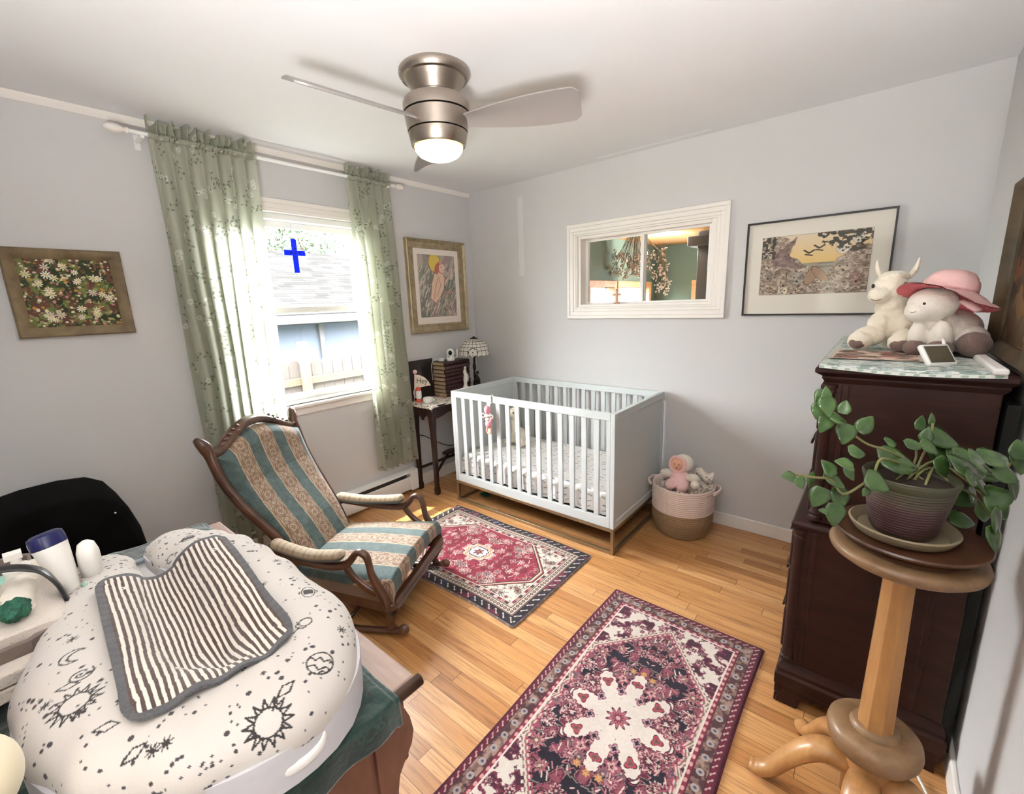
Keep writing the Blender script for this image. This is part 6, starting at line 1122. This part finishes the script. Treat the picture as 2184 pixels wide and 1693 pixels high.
# pull corners in to round them
sU = np.where((cu > 0) & (cv > 0), .5+np.sign(U-.5)*((.5-rcn)+cu*rcn*sc), U); sV = np.where((cu > 0) & (cv > 0), .5+np.sign(V-.5)*((.5-rcn)+cv*rcn*sc), V)
Xr = CNR[0][0]*(1-sU)*(1-sV)+CNR[1][0]*sU*(1-sV)+CNR[2][0]*sU*sV+CNR[3][0]*(1-sU)*sV+bulge; Yr = CNR[0][1]*(1-sU)*(1-sV)+CNR[1][1]*sU*(1-sV)+CNR[2][1]*sU*sV+CNR[3][1]*(1-sU)*sV
C = np.empty(U.shape+(3,)); C[:] = hx('#cdc6bc'); ph = U*24.5+.10*np.sin(V*11)+.12*(fbm(U, V, 6, 4)-.5); put(C, (ph % 1) < .50, '#46332f'); eg = np.minimum(np.minimum(U, 1-U)*.9, np.minimum(V, 1-V)*1.6); put(C, eg < .040, '#4c4b4e'); C[eg < .040] += (fbm(U*9, V*9, 30, 3)[eg < .040][:, None]-.5)*.12
for a, b in ((.16, .13), (.86, .16)): put(C, np.abs(np.hypot((U-a)*.9, (V-b)*1.6)-.014) < .005, '#d8d2c8')
o = gobj('striped_cloth', np.stack([Xr, Yr, h], -1), C, vc('striped_cotton', .9, sheen=.2, bump=.2, bsc=600), solid=-.004); tag(o, 'brown and cream striped changing cloth with grey binding lying in the lounger', 'cloth')
# ---- things at the left end
bxm = pm('black_cloth', '#070606', .95, nz=.2, spec=.1, bump=.3, bsc=90); hp = thing('black_hamper', 'black cloth-covered box with a rounded top corner against the left wall', 'hamper', (.35, -2.95, 0))
pf = [(-3.45, 0), (-2.64, 0), (-2.635, .30), (-2.642, .46), (-2.655, .60), (-2.680, .70), (-2.715, .77), (-2.76, .802), (-2.85, .815), (-2.96, .812), (-3.03, .80), (-3.45, .79)]
m = M(); m.rings([[Vector((x, y if y < -3.4 else y-ins, z-(ins if z > .3 else 0))) for y, z in pf] for x, ins in ((.12, .03), (.14, .008), (.20, 0), (.46, 0), (.52, .008), (.54, .03))]); m.build('hamper_cover', bxm, hp, 50, bevel=.006)
M().ell((.545, -2.735, .72), (.004, .004, .004)).build('button', pm('silver_button', '#c9c9c9', .3, .6), hp, True)
cx_, cy_ = 1.62, -3.10; cad = thing('nappy_caddy', 'grey felt caddy with a black strap handle beside the lounger', 'caddy', (cx_, cy_, TZ+.015))
FEL = pm('grey_brown_felt', '#6e625c', .95, nz=.2, sc=30)
m = M(); m.rings([[Vector((cx_+a*sx2, cy_+b*sx2, z)) for a, b in ((-.20, -.10), (.20, -.10), (.22, -.06), (.22, .09), (.20, .115), (-.20, .115), (-.22, .09), (-.22, -.06))] for sx2, z in ((.9, TZ+.018), (.97, TZ+.06), (1.0, TZ+.12), (.95, TZ+.12), (.90, TZ+.04))]); m.build('caddy_body', FEL, cad, 30)
m = M(); m.tube([(1.745, -2.955, .985), (1.745, -2.965, 1.03), (1.72, -2.985, 1.055), (1.70, -3.03, 1.068), (1.69, -3.10, 1.06), (1.68, -3.18, 1.02)], .011, 10, sub=5, flat=(.35, 1.5), up=(1, 0, 0)); m.build('strap_handle', pm('black_leather', '#1c1c20', .35), cad, True)
wv = pm('white_towel', '#c6bcb2', .95, nz=.05, bump=.6, bsc=250)
for k, (x, y, z, L_, h_, lab) in enumerate(((1.72, -3.06, .985, .17, .030, 'folded white waffle towel on top of the caddy'), (1.77, -3.065, .945, .16, .026, 'lower folded white towel hanging over the front of the caddy'))):
    t = thing('folded_towel', lab, 'towel', (x, y, z-h_), 'folded white towels in the caddy')
    for q in range(2):
        m = M(); R_ = []
        for i in range(9):
            s_ = i/8; R_.append([Vector((x-.09+.19*s_, y+w_*(1 if q == 0 else .97), z+(h_*.45)*v2+(-.012 if q else .014)+.004*math.sin(s_*6+k)-.018*s_*s_)) for w_, v2 in ((-.12, -1), (.075, -1), (.095, -.5), (.102, 0), (.095, .5), (.075, 1), (-.12, 1))])
        m.rings(R_); m.build('towel_layer', wv, t, 50, bevel=.003)
# lotion tube standing on its cap... cap up, tilted
Tl = Matrix.Translation((1.685, -2.945, .985)) @ Matrix.Rotation(math.radians(-14), 4, 'Y') @ Matrix.Rotation(math.radians(8), 4, 'X')
lt = thing('lotion_tube', 'white lotion tube with a navy blue cap beside the black strap', 'lotion tube', (1.685, -2.945, .985)); TUB = pm('tube_plastic', '#e8e4de', .35)
m = M(Tl); m.rings([[Vector((r_*1.0*math.cos(a), r2*math.sin(a), z)) for a in [k*math.pi/12 for k in range(24)]] for r_, r2, z in ((.012, .010, -.02), (.019, .015, .0), (.023, .020, .03), (.0265, .025, .07), (.027, .027, .088))]); m.build('tube_body', TUB, lt, 50)
m = M(Tl); m.lathe([(0, .089), (.0275, .089), (.028, .10), (.0265, .112), (.02, .116), (0, .117)], n=28); m.build('tube_cap', pm('navy_cap', '#1a1c50', .25), lt, 50)
tm = M(Tl)
for z, a0, a1 in ((.066, 3.9, 4.9), (.055, 3.8, 5.0), (.050, 4.0, 5.0), (.036, 3.9, 4.6), (.02, 4.1, 5.0), (.014, 4.2, 4.9)):
    r_ = .0262 if z > .05 else .0236 if z > .03 else .0216; tm.tube([(r_*1.012*math.cos(a), r_*.93*math.sin(a), z) for a in np.linspace(a0, a1, 8)], .0006, 4)
tm.build('printed_lines', pm('grey_print', '#8a8a8e', .6), lt, True)
Tl2 = Matrix.Translation((1.66, -2.90, .985)); bb = thing('rounded_bottle', 'plain white rounded bottle leaning beside the lotion tube', 'bottle', (1.66, -2.905, .985)); m = M(Tl2); m.rings([[Vector((.010*math.sin(z*25)+r_*math.cos(a), -.008+r_*.75*math.sin(a), z)) for a in [k*math.pi/12 for k in range(24)]] for r_, z in ((.008, -.02), (.022, -.012), (.025, .02), (.024, .05), (.018, .068), (.008, .074))]); m.build('bottle_body', TUB, bb, True); m = M(); m.ell((1.715, -2.927, .985), (.010, .006, .008)); m.build('green_dot', pm('green_dot', '#8fb09a', .3), bb, True)
pb = thing('pump_bottle', 'white and green soap pump bottle at the left edge inside the caddy', 'bottle', (1.62, -3.02, .99)); m = M(); m.lathe([(0, .90), (.045, .90), (.047, .96), (.045, .995), (.03, 1.012), (0, 1.015)], (1.62, -3.03, 0), 28); m.build('bottle_body', pm('green_soap', '#9fd0bd', .3), pb, 50)
m = M(); m.lathe([(0, 1.01), (.020, 1.012), (.022, 1.03), (.016, 1.036), (.008, 1.04), (.008, 1.055), (0, 1.056)], (1.62, -3.005, 0), 20); m.box((1.605, -3.02, 1.05), (1.628, -2.995, 1.062)); m.build('pump_head', TUB, pb, 40)
t = thing('wipes_roll', 'ribbed cream bag of baby wipes inside the caddy', 'bag', (1.62, -2.99, .94)); blob('bag', [((1.68, -3.01, 1.0), (.06, .03, .032)), ((1.62, -2.985, 1.005), (.045, .03, .03)), ((1.74, -3.02, .985), (.045, .035, .03))], pm('cream_bag', '#e6ddd0', .7, nz=.1, sc=60, bump=.6, bsc=90), t, .006, 3, .004, 60)
t = thing('green_brush', 'dark green bristly brush under the black strap', 'brush', (1.78, -3.03, .99)); blob('bristles', [((1.775, -3.02, 1.015), (.028, .02, .018))], pm('green_bristle', '#1c5a44', .6, nz=.4, sc=120, bump=.8, bsc=200), t, .004, 1, .008, 120)
PKP = pm('pinkish_plush', '#c9ab9e', .95, nz=.15, sc=60, sheen=.3, bump=.8, bsc=150)
t = thing('plush_bear', 'corner of a beige and cream plush animal at the lower left edge', 'plush toy', (2.1, -3.10, .90)); blob('head', [((2.02, -3.105, 1.01), (.06, .055, .055)), ((2.0, -3.08, 1.04), (.03, .035, .03))], PKP, t, .006, 4, .005, 70); blob('body', [((2.17, -3.085, 1.01), (.055, .055, .055)), ((2.20, -3.11, .96), (.07, .06, .07))], pm('butter_plush', '#d9ccae', .95, nz=.04, sheen=.3), t, .006, 8)
cw = M(); cw.tube([(3.13, -1.33, .02), (3.16, -1.40, .012), (3.185, -1.50, .01), (3.195, -1.70, .01), (3.20, -1.95, .01)], .004, 6, sub=5); tag(cw.build('power_cable', GW, smooth=True), 'white power cable on the floor beside the right wall', 'cable')
